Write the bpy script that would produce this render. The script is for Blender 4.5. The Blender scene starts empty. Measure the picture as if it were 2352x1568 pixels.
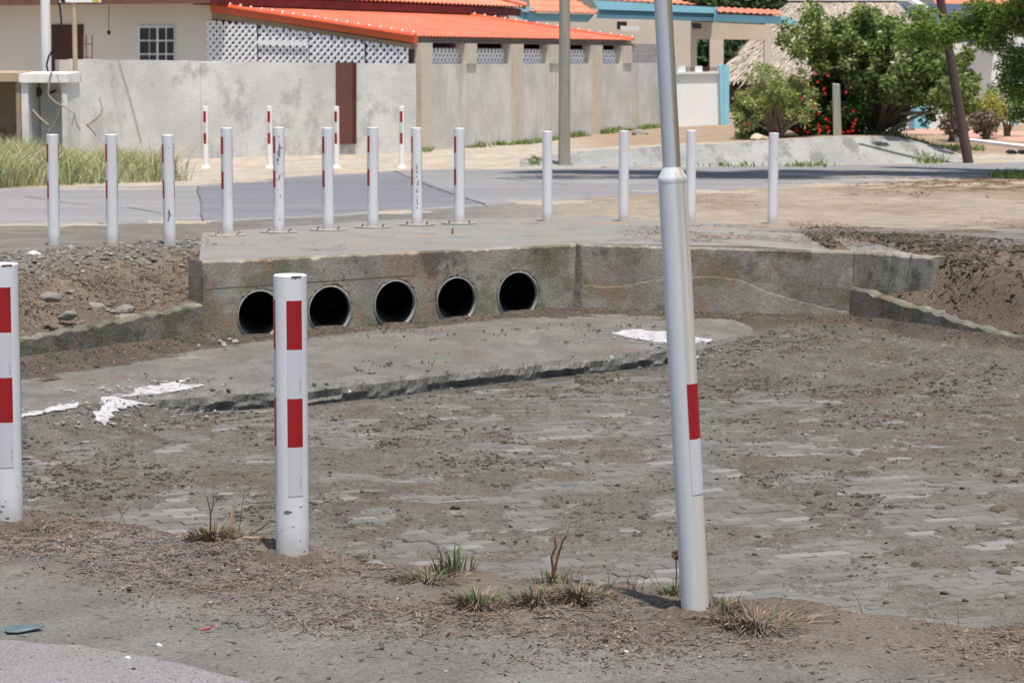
import bpy, bmesh, math, random
import numpy as np
from mathutils import Vector, Matrix
random.seed(7); RNG = np.random.default_rng(11)
scn = bpy.context.scene
COL = scn.collection

# ------------------------------------------------------------------ camera
FPX, CX, CY, HZ, CAMH = 6055.0, 1176.0, 784.0, 141.0, 1.70     # photo scaled to 2352 px wide
PITCH = math.atan((CY - HZ) / FPX)
cam = bpy.data.cameras.new('camera'); camo = bpy.data.objects.new('camera', cam); COL.objects.link(camo)
camo.location = (0, 0, CAMH); camo.rotation_euler = (math.pi/2 - PITCH, 0, 0)
cam.sensor_width = 36; cam.lens = FPX / 2352 * 36
cam.clip_start = 0.1; cam.clip_end = 6000
cam.dof.use_dof = True; cam.dof.focus_distance = 9.6; cam.dof.aperture_fstop = 13
scn.camera = camo

# ------------------------------------------------------------------ light
SUN_DIR = Vector((0.08, -0.235, 0.967)).normalized()           # towards the sun, close to the zenith
SUN_EL = math.asin(SUN_DIR.z); SUN_AZ = math.atan2(SUN_DIR.x, SUN_DIR.y)
w = bpy.data.worlds.new('World'); scn.world = w; w.use_nodes = True
nt = w.node_tree; nt.nodes.clear()
sky = nt.nodes.new('ShaderNodeTexSky'); sky.sky_type = 'NISHITA'; sky.sun_disc = False
sky.sun_elevation = SUN_EL; sky.sun_rotation = SUN_AZ
sky.air_density = 1.0; sky.dust_density = 2.6; sky.ozone_density = 1.0
bg = nt.nodes.new('ShaderNodeBackground'); bg.inputs['Strength'].default_value = 0.10
wo = nt.nodes.new('ShaderNodeOutputWorld')
nt.links.new(sky.outputs[0], bg.inputs[0]); nt.links.new(bg.outputs[0], wo.inputs[0])
sl = bpy.data.lights.new('sun', 'SUN'); sl.energy = 4.3; sl.angle = math.radians(0.55); sl.color = (1, 0.945, 0.85)
so = bpy.data.objects.new('sun', sl); COL.objects.link(so); so.location = (0, 0, 60)
so.rotation_euler = (-SUN_DIR).to_track_quat('-Z', 'Y').to_euler()
scn.view_settings.view_transform = 'Standard'; scn.view_settings.look = 'None'
scn.view_settings.exposure = 0.45; scn.view_settings.gamma = 1.0; scn.view_settings.use_curve_mapping = False
scn.cycles.max_bounces = 6; scn.cycles.diffuse_bounces = 4; scn.cycles.use_denoising = True
scn.cycles.transparent_max_bounces = 8

# ------------------------------------------------------------------ place helpers
def ray(u, v):
    a = (u - CX) / FPX; b = (CY - v) / FPX
    return (a, math.cos(PITCH) + b*math.sin(PITCH), -math.sin(PITCH) + b*math.cos(PITCH))
def gp(u, v, z):                      # point seen at (u,v) of the survey picture that lies at height z
    d = ray(u, v); t = (z - CAMH) / d[2]
    return Vector((d[0]*t, d[1]*t, z))
def dp(u, v, y):                      # ... that lies at distance y
    d = ray(u, v); t = y / d[1]
    return Vector((d[0]*t, y, CAMH + d[2]*t))
def lerp(a, b, t): return a + (b - a)*t
def sstep(t):
    t = np.clip(t, 0, 1); return t*t*(3 - 2*t)
def s2l(c):
    c = c/255.0
    return c/12.92 if c <= 0.04045 else ((c + 0.055)/1.055)**2.4
def rgb(r, g, b): return (s2l(r), s2l(g), s2l(b))

_T = RNG.random((256, 256))
def vnoise(x, y, sc=1.0, seed=0):
    x = np.asarray(x, float)*sc + seed*17.31; y = np.asarray(y, float)*sc + seed*9.77
    xi = np.floor(x).astype(int); yi = np.floor(y).astype(int); fx = x - xi; fy = y - yi
    fx = fx*fx*(3 - 2*fx); fy = fy*fy*(3 - 2*fy)
    g = lambda i, j: _T[i % 256, j % 256]
    return (g(xi, yi)*(1-fx) + g(xi+1, yi)*fx)*(1-fy) + (g(xi, yi+1)*(1-fx) + g(xi+1, yi+1)*fx)*fy
def fbm(x, y, sc=1.0, seed=0, o=4):
    r = 0; a = 0.5; tot = 0
    for k in range(o):
        r = r + a*vnoise(x, y, sc*2**k, seed + k*3); tot += a; a *= 0.5
    return r/tot

# ------------------------------------------------------------------ mesh builder
class MB:
    def __init__(s): s.v = []; s.f = []; s.mi = []
    def add(s, vs, fs, mi=0):
        o = len(s.v); s.v += [tuple(p) for p in vs]
        for f in fs: s.f.append(tuple(i + o for i in f)); s.mi.append(mi)
        return s
    def hexa(s, p, mi=0):             # 8 points: bottom ring 0-3, top ring 4-7
        return s.add(p, [(0,3,2,1), (4,5,6,7), (0,1,5,4), (1,2,6,5), (2,3,7,6), (3,0,4,7)], mi)
    def box(s, c, d, ax=(1,0,0), ay=None, mi=0):
        c = Vector(c); ax = Vector(ax).normalized()
        ay = Vector(ay).normalized() if ay is not None else Vector((-ax.y, ax.x, 0)).normalized()
        az = ax.cross(ay)
        hx, hy, hz = ax*d[0]/2, ay*d[1]/2, az*d[2]/2
        return s.hexa([c-hx-hy-hz, c+hx-hy-hz, c+hx+hy-hz, c-hx+hy-hz, c-hx-hy+hz, c+hx-hy+hz, c+hx+hy+hz, c-hx+hy+hz], mi)
    def beam(s, a, b, w, h, up=(0,0,1), mi=0):   # bar from a to b
        a = Vector(a); b = Vector(b); x = (b-a).normalized(); y = Vector(up).cross(x)
        if y.length < 1e-5: y = Vector((1,0,0)).cross(x)
        y.normalize()
        return s.box((a+b)/2, ((b-a).length, w, h), x, y, mi)
    def tube(s, path, rad, n=8, cap=True, mi=0, jit=0):
        path = [Vector(p) for p in path]
        if not hasattr(rad, '__len__'): rad = [rad]*len(path)
        o = len(s.v); prev = None
        for i, p in enumerate(path):
            t = (path[min(i+1, len(path)-1)] - path[max(i-1, 0)]).normalized()
            if prev is None:
                a = Vector((0,0,1)).cross(t)
                if a.length < 1e-3: a = Vector((1,0,0)).cross(t)
            else: a = prev - t*prev.dot(t)
            a.normalize(); prev = a; b = t.cross(a)
            for k in range(n):
                th = 2*math.pi*k/n; r = rad[i]*(1 + random.uniform(-jit, jit))
                s.v.append(tuple(p + a*math.cos(th)*r + b*math.sin(th)*r))
        for i in range(len(path)-1):
            for k in range(n):
                k2 = (k+1) % n
                s.f.append((o+i*n+k, o+i*n+k2, o+(i+1)*n+k2, o+(i+1)*n+k)); s.mi.append(mi)
        if cap:
            s.f.append(tuple(o+k for k in reversed(range(n)))); s.mi.append(mi)
            e = o + (len(path)-1)*n
            s.f.append(tuple(e+k for k in range(n))); s.mi.append(mi)
        return s
    def lathe(s, prof, n=32, c=(0,0,0), mi=0):
        o = len(s.v); c = Vector(c)
        for r, z in prof:
            for k in range(n):
                th = 2*math.pi*k/n; s.v.append((c.x + r*math.cos(th), c.y + r*math.sin(th), c.z + z))
        for i in range(len(prof)-1):
            for k in range(n):
                k2 = (k+1) % n
                s.f.append((o+i*n+k, o+i*n+k2, o+(i+1)*n+k2, o+(i+1)*n+k)); s.mi.append(mi)
        e = o + (len(prof)-1)*n
        s.f.append(tuple(e+k for k in range(n))); s.mi.append(mi)
        s.f.append(tuple(o+k for k in reversed(range(n)))); s.mi.append(mi)
        return s
    def extr(s, poly, off, mi=0):     # closed polygon of points extruded by vector off
        n = len(poly); off = Vector(off); a = [Vector(p) for p in poly]; b = [p + off for p in a]
        return s.add(a + b, [tuple(range(n)), tuple(range(2*n-1, n-1, -1))] + [(i, i+n, (i+1) % n + n, (i+1) % n) for i in range(n)], mi)
    def build(s, name, mat, parent=None, origin=(0,0,0), smooth=False, sharp=None):
        o0 = Vector(origin)
        me = bpy.data.meshes.new(name)
        vv = np.array(s.v, dtype=float).reshape(-1, 3) - np.array(o0)
        me.from_pydata(vv.tolist(), [], s.f)
        mats = mat if isinstance(mat, (list, tuple)) else [mat]
        for m in mats: me.materials.append(m)
        if len(mats) > 1: me.polygons.foreach_set('material_index', s.mi)
        if smooth:
            me.polygons.foreach_set('use_smooth', [True]*len(me.polygons))
            if sharp:
                me.set_sharp_from_angle(angle=math.radians(sharp))
        me.update()
        ob = bpy.data.objects.new(name, me); COL.objects.link(ob)
        if parent is not None: ob.parent = parent
        else: ob.location = o0
        return ob

def fixn(ob):
    bm = bmesh.new(); bm.from_mesh(ob.data); bmesh.ops.recalc_face_normals(bm, faces=bm.faces); bm.to_mesh(ob.data); bm.free(); return ob
def tag(o, label=None, cat=None, group=None, kind=None):
    if label: o['label'] = label
    if cat: o['category'] = cat
    if group: o['group'] = group
    if kind: o['kind'] = kind
    return o
def empty(name, loc, label, cat, group=None):
    o = bpy.data.objects.new(name, None); COL.objects.link(o); o.location = loc; o.empty_display_size = 0.1
    return tag(o, label, cat, group)

# ------------------------------------------------------------------ materials
def N(nt, t, **kw):
    n = nt.nodes.new(t)
    for k, v in kw.items():
        if k.startswith('i_'): n.inputs[k[2:]].default_value = v
        else: setattr(n, k, v)
    return n
_seed = [0]
def M(name, c1, c2=None, scale=6, rough=0.9, stretch=(1,1,1), spots=(), bump=0.0, bscale=40, bstretch=(1,1,1), spec=0.3,
      coord='Object', attr=None, island=0.0, metallic=0.0, transl=None, fine=0.0, fscale=90, coat=0.0, side=None, foot=None, pale=None):
    m = bpy.data.materials.new(name); m.use_nodes = True; nt = m.node_tree; nt.nodes.clear(); L = nt.links.new
    out = N(nt, 'ShaderNodeOutputMaterial'); bs = N(nt, 'ShaderNodeBsdfPrincipled')
    bs.inputs['Roughness'].default_value = rough; bs.inputs['Specular IOR Level'].default_value = spec
    bs.inputs['Metallic'].default_value = metallic
    if coat: bs.inputs['Coat Weight'].default_value = coat; bs.inputs['Coat Roughness'].default_value = 0.06
    if coord == 'Object': pos = N(nt, 'ShaderNodeTexCoord').outputs['Object']
    else: pos = N(nt, 'ShaderNodeNewGeometry').outputs['Position']
    def noise(sc, st, det=6, rgh=0.6):
        _seed[0] += 1
        mp = N(nt, 'ShaderNodeMapping'); mp.inputs['Scale'].default_value = st
        k = _seed[0]*3.7; mp.inputs['Location'].default_value = (k % 11, (k*1.3) % 13, (k*.7) % 7)
        L(pos, mp.inputs[0])
        n = N(nt, 'ShaderNodeTexNoise', i_Scale=sc, i_Detail=det, i_Roughness=rgh); L(mp.outputs[0], n.inputs['Vector'])
        return n.outputs['Fac']
    def mrange(fac, lo, hi, to0=0., to1=1.):
        r = N(nt, 'ShaderNodeMapRange'); r.interpolation_type = 'SMOOTHSTEP'
        r.inputs['From Min'].default_value = lo; r.inputs['From Max'].default_value = hi
        r.inputs['To Min'].default_value = to0; r.inputs['To Max'].default_value = to1
        L(fac, r.inputs[0]); return r.outputs[0]
    def mix(fac, a, b, mode='MIX'):
        x = N(nt, 'ShaderNodeMix'); x.data_type = 'RGBA'; x.blend_type = mode; x.clamp_result = False
        for sock, val in ((x.inputs[0], fac), (x.inputs[6], a), (x.inputs[7], b)):
            if isinstance(val, (tuple, list)): sock.default_value = tuple(val)[:3] + (1,)
            elif isinstance(val, (int, float)): sock.default_value = val
            else: L(val, sock)
        return x.outputs[2]
    c2 = c2 or c1
    col = mix(mrange(noise(scale, stretch), .3, .7), c1, c2)
    if attr:
        at = N(nt, 'ShaderNodeVertexColor'); at.layer_name = attr
        col = mix(1.0, col, at.outputs[0], 'MULTIPLY')
    for sp in spots:
        c, sc, lo, hi, st, am = (tuple(sp) + ((1,1,1), 1.0))[:6] if len(sp) < 6 else sp
        col = mix(mrange(noise(sc, st, 10, .72), lo, hi, 0, am), col, c)
    if island:
        ge = N(nt, 'ShaderNodeNewGeometry')
        hs = N(nt, 'ShaderNodeHueSaturation'); L(col, hs.inputs['Color'])
        L(mrange(ge.outputs['Random Per Island'], 0, 1, 1-island, 1+island), hs.inputs['Value'])
        L(mrange(ge.outputs['Random Per Island'], 0, 1, .5+island*.02, .5-island*.02), hs.inputs['Hue'])
        col = hs.outputs[0]
    if foot:                          # mud splash low on a post
        sz = N(nt, 'ShaderNodeSeparateXYZ'); L(pos, sz.inputs[0])
        af = N(nt, 'ShaderNodeMath', operation='MULTIPLY_ADD'); L(noise(14, (1,1,.6), 8, .75), af.inputs[0]); af.inputs[1].default_value = -foot[2]; L(sz.outputs[2], af.inputs[2])
        col = mix(mrange(af.outputs[0], foot[1] - foot[2]*.5, -foot[2]*.5, 0, foot[3]), col, foot[0])
    if pale:                          # a few pieces paler than the rest
        gp_ = N(nt, 'ShaderNodeNewGeometry'); ob_ = N(nt, 'ShaderNodeObjectInfo'); sm = N(nt, 'ShaderNodeMath', operation='ADD'); L(gp_.outputs['Random Per Island'], sm.inputs[0]); L(ob_.outputs['Random'], sm.inputs[1])
        fr_ = N(nt, 'ShaderNodeMath', operation='FRACT'); L(sm.outputs[0], fr_.inputs[0]); col = mix(mrange(fr_.outputs[0], .86, .97, 0, .75), col, pale)
    if side:                          # weathering plus sunlit tone painted on one flank: colours a/b, +x side
        sx = N(nt, 'ShaderNodeSeparateXYZ'); L(pos, sx.inputs[0])
        ad = N(nt, 'ShaderNodeMath', operation='MULTIPLY_ADD'); L(noise(3.0, (2,2,.12), 6, .6), ad.inputs[0]); ad.inputs[1].default_value = side[4]; L(sx.outputs[0], ad.inputs[2])
        dirt = mix(mrange(noise(9, (3,3,.05), 6, .6), .40, .62), side[0], side[1])
        col = mix(mrange(ad.outputs[0], side[2], side[3]), col, dirt)
    if fine:
        col = mix(1.0, col, mix(mrange(noise(fscale, (1,1,1), 4, .75), .36, .64), (1-fine,)*3, (1+fine,)*3), 'MULTIPLY')
    L(col, bs.inputs['Base Color'])
    if bump:
        b = N(nt, 'ShaderNodeBump', i_Strength=1.0, i_Distance=bump)
        L(noise(bscale, bstretch, 8, .65), b.inputs['Height']); L(b.outputs[0], bs.inputs['Normal'])
    if transl:
        tr = N(nt, 'ShaderNodeBsdfTranslucent'); ms = N(nt, 'ShaderNodeMixShader'); ms.inputs[0].default_value = transl
        L(mix(1.0, col, (1.3, 1.35, .7), 'MULTIPLY'), tr.inputs[0]); L(bs.outputs[0], ms.inputs[1]); L(tr.outputs[0], ms.inputs[2]); L(ms.outputs[0], out.inputs[0])
    else: L(bs.outputs[0], out.inputs[0])
    return m

G = lambda g, t=0: (g*(1+t), g, g*(1-t))
MT = {}
MT['ground'] = M('soil', (1,1,1), (.74,.74,.75), scale=3.2, attr='tint', rough=.95, fine=.22, fscale=70, bump=.012, bscale=55, coord='World', spec=.15,
                 spots=[((.085,.066,.052), 26, .60, .68, (1,1,1), .55), ((.26,.25,.235), 40, .66, .74, (1,1,1), .5), ((.05,.042,.034), 60, .66, .74, (1,1,1), .6)])
MT['soil_collar'] = M('soil_collar', (.115,.088,.068), (.08,.064,.052), scale=14, rough=.97, fine=.3, fscale=60, bump=.01, bscale=60, coord='World', spots=[((.16,.15,.145), 30, .58, .64)])
MT['sand_film'] = M('sand_film', (.33,.285,.235), (.27,.235,.20), scale=3, rough=.95, fine=.12, fscale=40, coord='World')
MT['crack'] = M('asphalt_crack', (.08,.079,.08), (.13,.125,.12), scale=9, rough=.95, coord='World')
MT['mortar_pale'] = M('pale_mortar', (.36,.345,.32), (.22,.21,.19), scale=20, rough=.97, fine=.2)
MT['mud'] = M('mud', (.90,.885,.85), (.67,.66,.635), scale=5.5, attr='tint', rough=.95, fine=.24, fscale=48, bump=.016, bscale=30, coord='World', spec=.15,
              spots=[((.095,.088,.065), 3.4, .55, .62, (1,.7,1), .4), ((.115,.09,.07), 6.0, .60, .65, (1,.7,1), .45), ((.23,.225,.22), 7, .58, .63, (1,.5,1), .6), ((.08,.075,.064), 15, .53, .58, (1,.6,1), .6), ((.045,.042,.033), 34, .55, .60, (1,.7,1), .75), ((.38,.37,.39), 5.0, .69, .72, (1,.5,1), .6)])
MT['paver'] = M('paver', (.108,.104,.097), (.142,.138,.130), scale=2.5, rough=.92, fine=.15, coord='World', bump=.002, bscale=120, island=.12, pale=(.20,.196,.194),
                spots=[((.36,.35,.38), 2.3, .64, .70, (1,.7,1), .5), ((.10,.088,.07), 4, .52, .62, (1,.7,1), .65), ((.12,.08,.055), 5, .60, .68, (1,.8,1), .6)])
MT['asphalt'] = M('asphalt', (.225,.218,.228), (.185,.18,.188), scale=.9, rough=.9, stretch=(.35,1.0,1), fine=.16, fscale=40, coord='World',
                  spots=[((.165,.168,.185), .45, .5, .60, (.2,1.5,1), .7), ((.28,.25,.215), 1.0, .57, .66, (.5,.9,1), .55), ((.11,.11,.115), 9, .62, .67, (1,.8,1), .5), ((.30,.29,.285), 14, .63, .68, (1,.8,1), .45)])
MT['asphalt_patch'] = M('asphalt_patch', (.165,.168,.185), (.125,.13,.15), scale=.7, rough=.9, stretch=(.2,1.8,1), fine=.1, fscale=40, coord='World',
                  spots=[((.20,.19,.195), 1.0, .56, .64, (.4,1.2,1), .6), ((.085,.085,.09), 8, .62, .67, (1,.8,1), .5), ((.24,.215,.19), 1.6, .60, .68, (.6,1,1), .5)])
MT['asphalt_near'] = M('asphalt_near', (.205,.196,.21), (.18,.172,.182), scale=4, rough=.9, fine=.28, fscale=120, coord='World', bump=.004, bscale=110,
                  spots=[((.178,.171,.16), 2.6, .48, .60, (1,1,1), .8), ((.05,.047,.043), 62, .565, .62, (1,1,1), .8), ((.30,.30,.33), 70, .64, .70, (1,1,1), .55), ((.19,.215,.22), 3, .6, .72, (1,1,1), .5)])
MT['slab'] = M('slab_concrete', (.215,.208,.196), (.185,.18,.172), scale=1.6, rough=.92, fine=.12, fscale=60, coord='World', bump=.003, bscale=60,
               spots=[((.25,.185,.135), 1.3, .53, .62, (.8,.9,1), .6), ((.13,.122,.11), 2.4, .54, .62, (1,.8,1), .6), ((.12,.10,.08), 8, .60, .66, (1,.8,1), .6), ((.055,.045,.036), 22, .66, .70, (1,.7,1), .7), ((.27,.262,.25), 2.4, .60, .7, (1,.7,1), .5)])
MT['headwall'] = M('stained_concrete', (.31,.292,.255), (.19,.181,.158), scale=2.0, rough=.93, stretch=(1,1,1), fine=.2, fscale=70, bump=.006, bscale=40,
               spots=[((.13,.125,.065), 1.5, .47, .60, (1,1,1.3), .75), ((.24,.155,.10), 1.7, .52, .62, (1.1,1.1,.9), .7), ((.07,.066,.058), 1.9, .54, .63, (1.1,1.1,1.0), .7), ((.24,.15,.10), 4.5, .58, .66, (1.6,1.6,.35), .5), ((.40,.37,.31), 3.4, .60, .68, (1,1,.9), .55), ((.05,.048,.042), 9, .60, .67, (1.3,1.3,.7), .6), ((.045,.043,.038), 55, .68, .74, (1,1,1), .6)])
MT['lowwall'] = M('weathered_concrete', (.22,.20,.17), (.11,.105,.09), scale=2.5, rough=.95, fine=.2, fscale=60, bump=.01, bscale=30,
               spots=[((.085,.09,.05), 2.5, .50, .60, (1,1,.8), .7), ((.19,.13,.09), 3, .53, .62, (1,1,1), .7), ((.06,.057,.05), 6, .56, .63, (1,1,1), .6), ((.42,.40,.37), 9, .66, .72, (1,1,1), .6)])
MT['apron'] = M('apron_concrete', (.158,.151,.138), (.108,.103,.094), scale=2.4, rough=.94, stretch=(1,.8,1), fine=.22, fscale=50, coord='World', bump=.010, bscale=36,
               spots=[((.13,.095,.07), 1.7, .54, .63, (1,.8,1), .6), ((.095,.09,.078), 3.2, .56, .63, (1,.7,1), .6), ((.22,.212,.20), 3, .58, .64, (1,.7,1), .5), ((.05,.046,.038), 18, .61, .66, (1,.8,1), .75)])
MT['lip'] = M('lip_concrete', (.17,.165,.152), (.10,.097,.09), scale=7, rough=.96, fine=.25, fscale=50, coord='World', bump=.014, bscale=24,
               spots=[((.5,.5,.52), 4.5, .63, .67, (1,1,1.5), .85), ((.10,.095,.05), 8, .6, .7, (1,1,1), .6)])
MT['pipe'] = M('pipe_concrete', (.33,.325,.31), (.24,.235,.225), scale=6, rough=.95, fine=.15, bump=.003)
MT['mortar'] = M('broken_mortar', (.22,.21,.19), (.06,.057,.05), scale=13, rough=.97, fine=.25, bump=.01, bscale=40)
MT['white_spill'] = M('white_spill', (.42,.415,.43), (.33,.325,.335), scale=8, rough=.9, fine=.08, coord='World',
               spots=[((.15,.145,.137), 9, .60, .66, (1,.6,1), .8)])
def paint(name, chips=.70, streak=0, blue=0, extra=()):
    return M(name, (.705,.715,.75), (.655,.665,.70), scale=3, rough=.40, stretch=(1,1,.4), spec=.45, bump=.0006, bscale=60,
        foot=((.36,.33,.29), .13, .16, .6),
        spots=[((.60,.60,.57), 3, .48, .65, (1,1,.4), .45), ((.42,.36,.28), 5, .62, .70, (2,2,.12), .35), ((.14,.145,.16), 9, chips, chips+.012, (1.2,1.2,.7), .9), ((.16,.10,.06), 30, .74, .78, (1,1,1), .8)] + list(extra))
MT['paint'] = paint('white_paint', .735)
MT['paint_chip'] = paint('peeling_white_paint', .615)
MT['paint_far'] = paint('clean_white_paint', .80)
MT['paint_bright'] = M('bright_white_paint', (.84,.84,.83), (.80,.80,.79), scale=3, rough=.5, spots=[((.55,.5,.45), 6, .64, .74)])
MT['chip'] = M('bare_grey_metal', (.19,.20,.235), (.13,.135,.15), scale=40, rough=.7)
MT['red'] = M('red_reflective', (.33,.006,.010), (.28,.005,.009), scale=20, rough=.35, spec=.5, spots=[((.6,.06,.05), 160, .70, .75, (1,1,1), .5)])
MT['white_refl'] = None
MT['pole_paint'] = M('weathered_pole', (.63,.655,.70), (.55,.575,.61), scale=5, rough=.38, stretch=(1,1,.12), spec=.45, fine=.02,
        spots=[((.42,.40,.33), 4, .54, .66, (1,1,.10), .45), ((.10,.10,.09), 22, .68, .71, (1,1,.8), .8)], side=((.56,.535,.48), (.30,.275,.235), .012, .030, .026))
MT['pole_dirt'] = M('pole_dirt', (.44,.40,.32), (.52,.49,.43), scale=6, rough=.7, stretch=(1,1,.1), fine=.1,
        spots=[((.20,.175,.14), 9, .52, .66, (1.5,1.5,.06), .75), ((.25,.24,.10), 5, .64, .74, (1,1,.2), .5)])
MT['galv'] = M('galvanised', (.52,.55,.61), (.45,.475,.52), scale=5, rough=.36, stretch=(1,1,.1), metallic=.2, side=((.42,.38,.31), (.22,.19,.15), .012, .020, .012))
MT['rust'] = M('rust', (.16,.07,.04), (.09,.045,.03), scale=20, rough=.95, fine=.3)
MT['steel'] = M('painted_plate', (.32,.305,.28), (.22,.20,.175), scale=14, rough=.7, spots=[((.18,.09,.05), 10, .58, .68)])
MT['rock'] = M('rock', (.32,.30,.27), (.22,.205,.18), scale=9, rough=.95, fine=.25, bump=.01, bscale=30, spots=[((.20,.14,.10), 6, .55, .7), ((.16,.19,.17), 8, .62, .7)])
MT['clod'] = M('mud_clod', (.075,.068,.044), (.042,.04,.03), scale=30, rough=.97, island=.35, fine=.2)
MT['gravel'] = M('gravel', (.20,.197,.182), (.15,.14,.125), scale=20, rough=.95, island=.45)
MT['litter'] = M('dry_litter', (.18,.126,.09), (.12,.09,.07), scale=9, rough=.95, island=.6, coord='World')
MT['litter_dark'] = M('dark_litter', (.085,.065,.055), (.06,.05,.045), scale=9, rough=.95, island=.6)
MT['straw'] = M('straw', (.30,.235,.165), (.22,.165,.11), scale=9, rough=.9, island=.4)
MT['blade'] = M('green_blade', (.095,.145,.065), (.14,.18,.085), scale=20, rough=.6, island=.35, transl=.3)
MT['drygrass'] = M('dry_grass', (.21,.16,.115), (.135,.10,.072), scale=20, rough=.9, island=.45)
MT['twig'] = M('twig', (.14,.085,.06), (.09,.055,.045), scale=20, rough=.9, island=.4)
MT['wood_grey'] = M('grey_wood', (.36,.345,.29), (.27,.26,.22), scale=6, rough=.92, stretch=(1,1,.1), fine=.15, bump=.006, bscale=18, bstretch=(1,1,.06),
        spots=[((.14,.14,.10), 5, .55, .68, (1.5,1.5,.1), .6), ((.36,.37,.24), 3, .58, .7, (1,1,.25), .45)])
MT['wood_dark'] = M('dark_pole', (.12,.075,.068), (.075,.05,.048), scale=6, rough=.9, stretch=(1,1,.15), fine=.2, bump=.006, bscale=18, bstretch=(1,1,.1))
MT['render'] = M('cement_render', (.66,.655,.64), (.50,.495,.485), scale=.9, rough=.95, fine=.04, fscale=26, bump=.006, bscale=22,
        spots=[((.36,.355,.345), 1.5, .53, .63, (1,1,.8), .7), ((.30,.29,.27), .8, .56, .64, (1.3,1.3,.35), .5), ((.42,.40,.29), 1.1, .62, .76, (2.4,2.4,.12), .5), ((.68,.67,.65), 3.2, .58, .70, (1,1,1), .5), ((.30,.295,.285), 9, .62, .72, (1,1,1), .4)])
MT['render_stain'] = M('stained_render', (.66,.65,.615), (.51,.505,.48), scale=1.6, rough=.95, fine=.05, fscale=26, bump=.006, bscale=22,
        spots=[((.44,.435,.31), .9, .53, .64, (1.6,1.6,.25), .6), ((.24,.24,.20), 1.0, .59, .66, (1.8,1.8,.28), .75), ((.58,.56,.50), 3.2, .62, .72, (1,1,1), .5)])
MT['pilaster'] = M('pilaster', (.60,.52,.42), (.55,.52,.46), scale=2.4, rough=.95, fine=.12, fscale=30, stretch=(1,1,.3), bump=.006, bscale=22,
        spots=[((.46,.32,.24), 1.6, .55, .66, (1.6,1.6,.3), .6), ((.34,.33,.20), 2, .58, .70, (2,2,.15), .6)])
MT['block'] = M('grey_block', (.36,.355,.35), (.27,.268,.265), scale=5, rough=.95, fine=.15, island=.2)
MT['beige'] = M('beige_wall', (.72,.665,.58), (.67,.62,.54), scale=.8, rough=.9, fine=.03)
MT['beige2'] = M('beige_plaster', (.66,.585,.50), (.61,.54,.46), scale=.8, rough=.9, fine=.03)
MT['brown_door'] = M('brown_door', (.075,.028,.022), (.06,.022,.018), scale=4, rough=.5)
MT['brown_steel'] = M('brown_panel', (.14,.058,.048), (.115,.05,.042), scale=2, rough=.6, spots=[((.085,.03,.027), 4, .58, .7, (1,1,.3), .5)])
MT['brown_trim'] = M('brown_fascia', (.20,.10,.075), (.15,.075,.055), scale=3, rough=.7)
MT['maroon'] = M('maroon_paint', (.20,.028,.026), (.13,.02,.02), scale=4, rough=.6, spots=[((.32,.12,.13), 7, .64, .72)])
MT['tile'] = M('orange_tile', (.64,.185,.10), (.56,.14,.07), scale=1.2, rough=.45, spec=.4, spots=[((.42,.12,.07), 3, .54, .64), ((.66,.26,.17), 2, .56, .66), ((.62,.2,.11), 9, .62, .72)])
MT['tile_edge'] = M('orange_gloss', (.70,.115,.028), (.62,.095,.022), scale=3, rough=.22, spec=.5, coat=1.0)
MT['tile_old'] = M('old_tile', (.62,.235,.145), (.54,.19,.12), scale=4, rough=.6, spots=[((.35,.14,.10), 7, .58, .72)])
MT['lattice'] = M('white_plastic', (.86,.86,.88), (.82,.82,.85), scale=5, rough=.45)
MT['white'] = M('white_trim', (.80,.80,.80), (.74,.74,.75), scale=4, rough=.6)
MT['whitewash'] = M('whitewash', (.86,.855,.84), (.80,.80,.79), scale=1.6, rough=.9, fine=.03, spots=[((.62,.55,.47), 1.4, .62, .75, (1,1,.6), .5)])
MT['blue'] = M('light_blue_paint', (.28,.60,.73), (.25,.55,.68), scale=2, rough=.6)
MT['blue_deep'] = M('sky_blue_trim', (.10,.27,.52), (.09,.24,.47), scale=2, rough=.6)
MT['slate'] = M('slate_blue_roof', (.055,.07,.125), (.05,.06,.11), scale=3, rough=.7)
MT['thatch'] = M('thatch', (.40,.345,.285), (.31,.27,.225), scale=7, rough=.97, island=.22, fine=.2)
MT['glass'] = M('dark_glass', (.03,.032,.035), (.045,.047,.05), scale=3, rough=.08, spec=.6)
MT['black'] = M('black', (.015,.015,.016), rough=.6)
MT['beam'] = M('grey_beam', (.19,.18,.165), (.15,.14,.13), scale=5, rough=.9)
MT['tan_beam'] = M('tan_timber', (.37,.29,.19), (.30,.235,.16), scale=5, rough=.9)
MT['meterbox'] = M('old_whitewash', (.74,.73,.71), (.60,.59,.57), scale=3, rough=.95, fine=.12, bump=.006, bscale=18,
        spots=[((.27,.26,.25), 5, .58, .68, (1.3,1.3,.6), .7), ((.42,.36,.25), 3, .6, .72), ((.10,.10,.10), 18, .68, .74)])
MT['meterbox_brown'] = M('brown_concrete', (.33,.22,.155), (.38,.31,.22), scale=3, rough=.95, fine=.12, bump=.006, bscale=18, spots=[((.20,.15,.11), 4, .56, .68)])
MT['embank'] = M('embankment_concrete', (.30,.30,.29), (.22,.22,.215), scale=1.0, rough=.95, fine=.1, fscale=24, stretch=(1,.5,.5), coord='World', bump=.006, bscale=16,
        spots=[((.13,.13,.125), 1.4, .50, .60, (1.8,.35,.5), .75), ((.12,.12,.115), 5, .58, .64, (1.5,.4,1), .6), ((.36,.28,.21), .8, .58, .72, (.5,1,1), .55), ((.35,.35,.34), 3, .6, .7, (1.4,.4,1), .5)])
MT['drive'] = M('pink_pavers', (.46,.24,.19), (.42,.27,.22), scale=3, rough=.9, fine=.1, coord='World')
MT['sign_yellow'] = M('sign_yellow', (.62,.50,.05), rough=.5)
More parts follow.
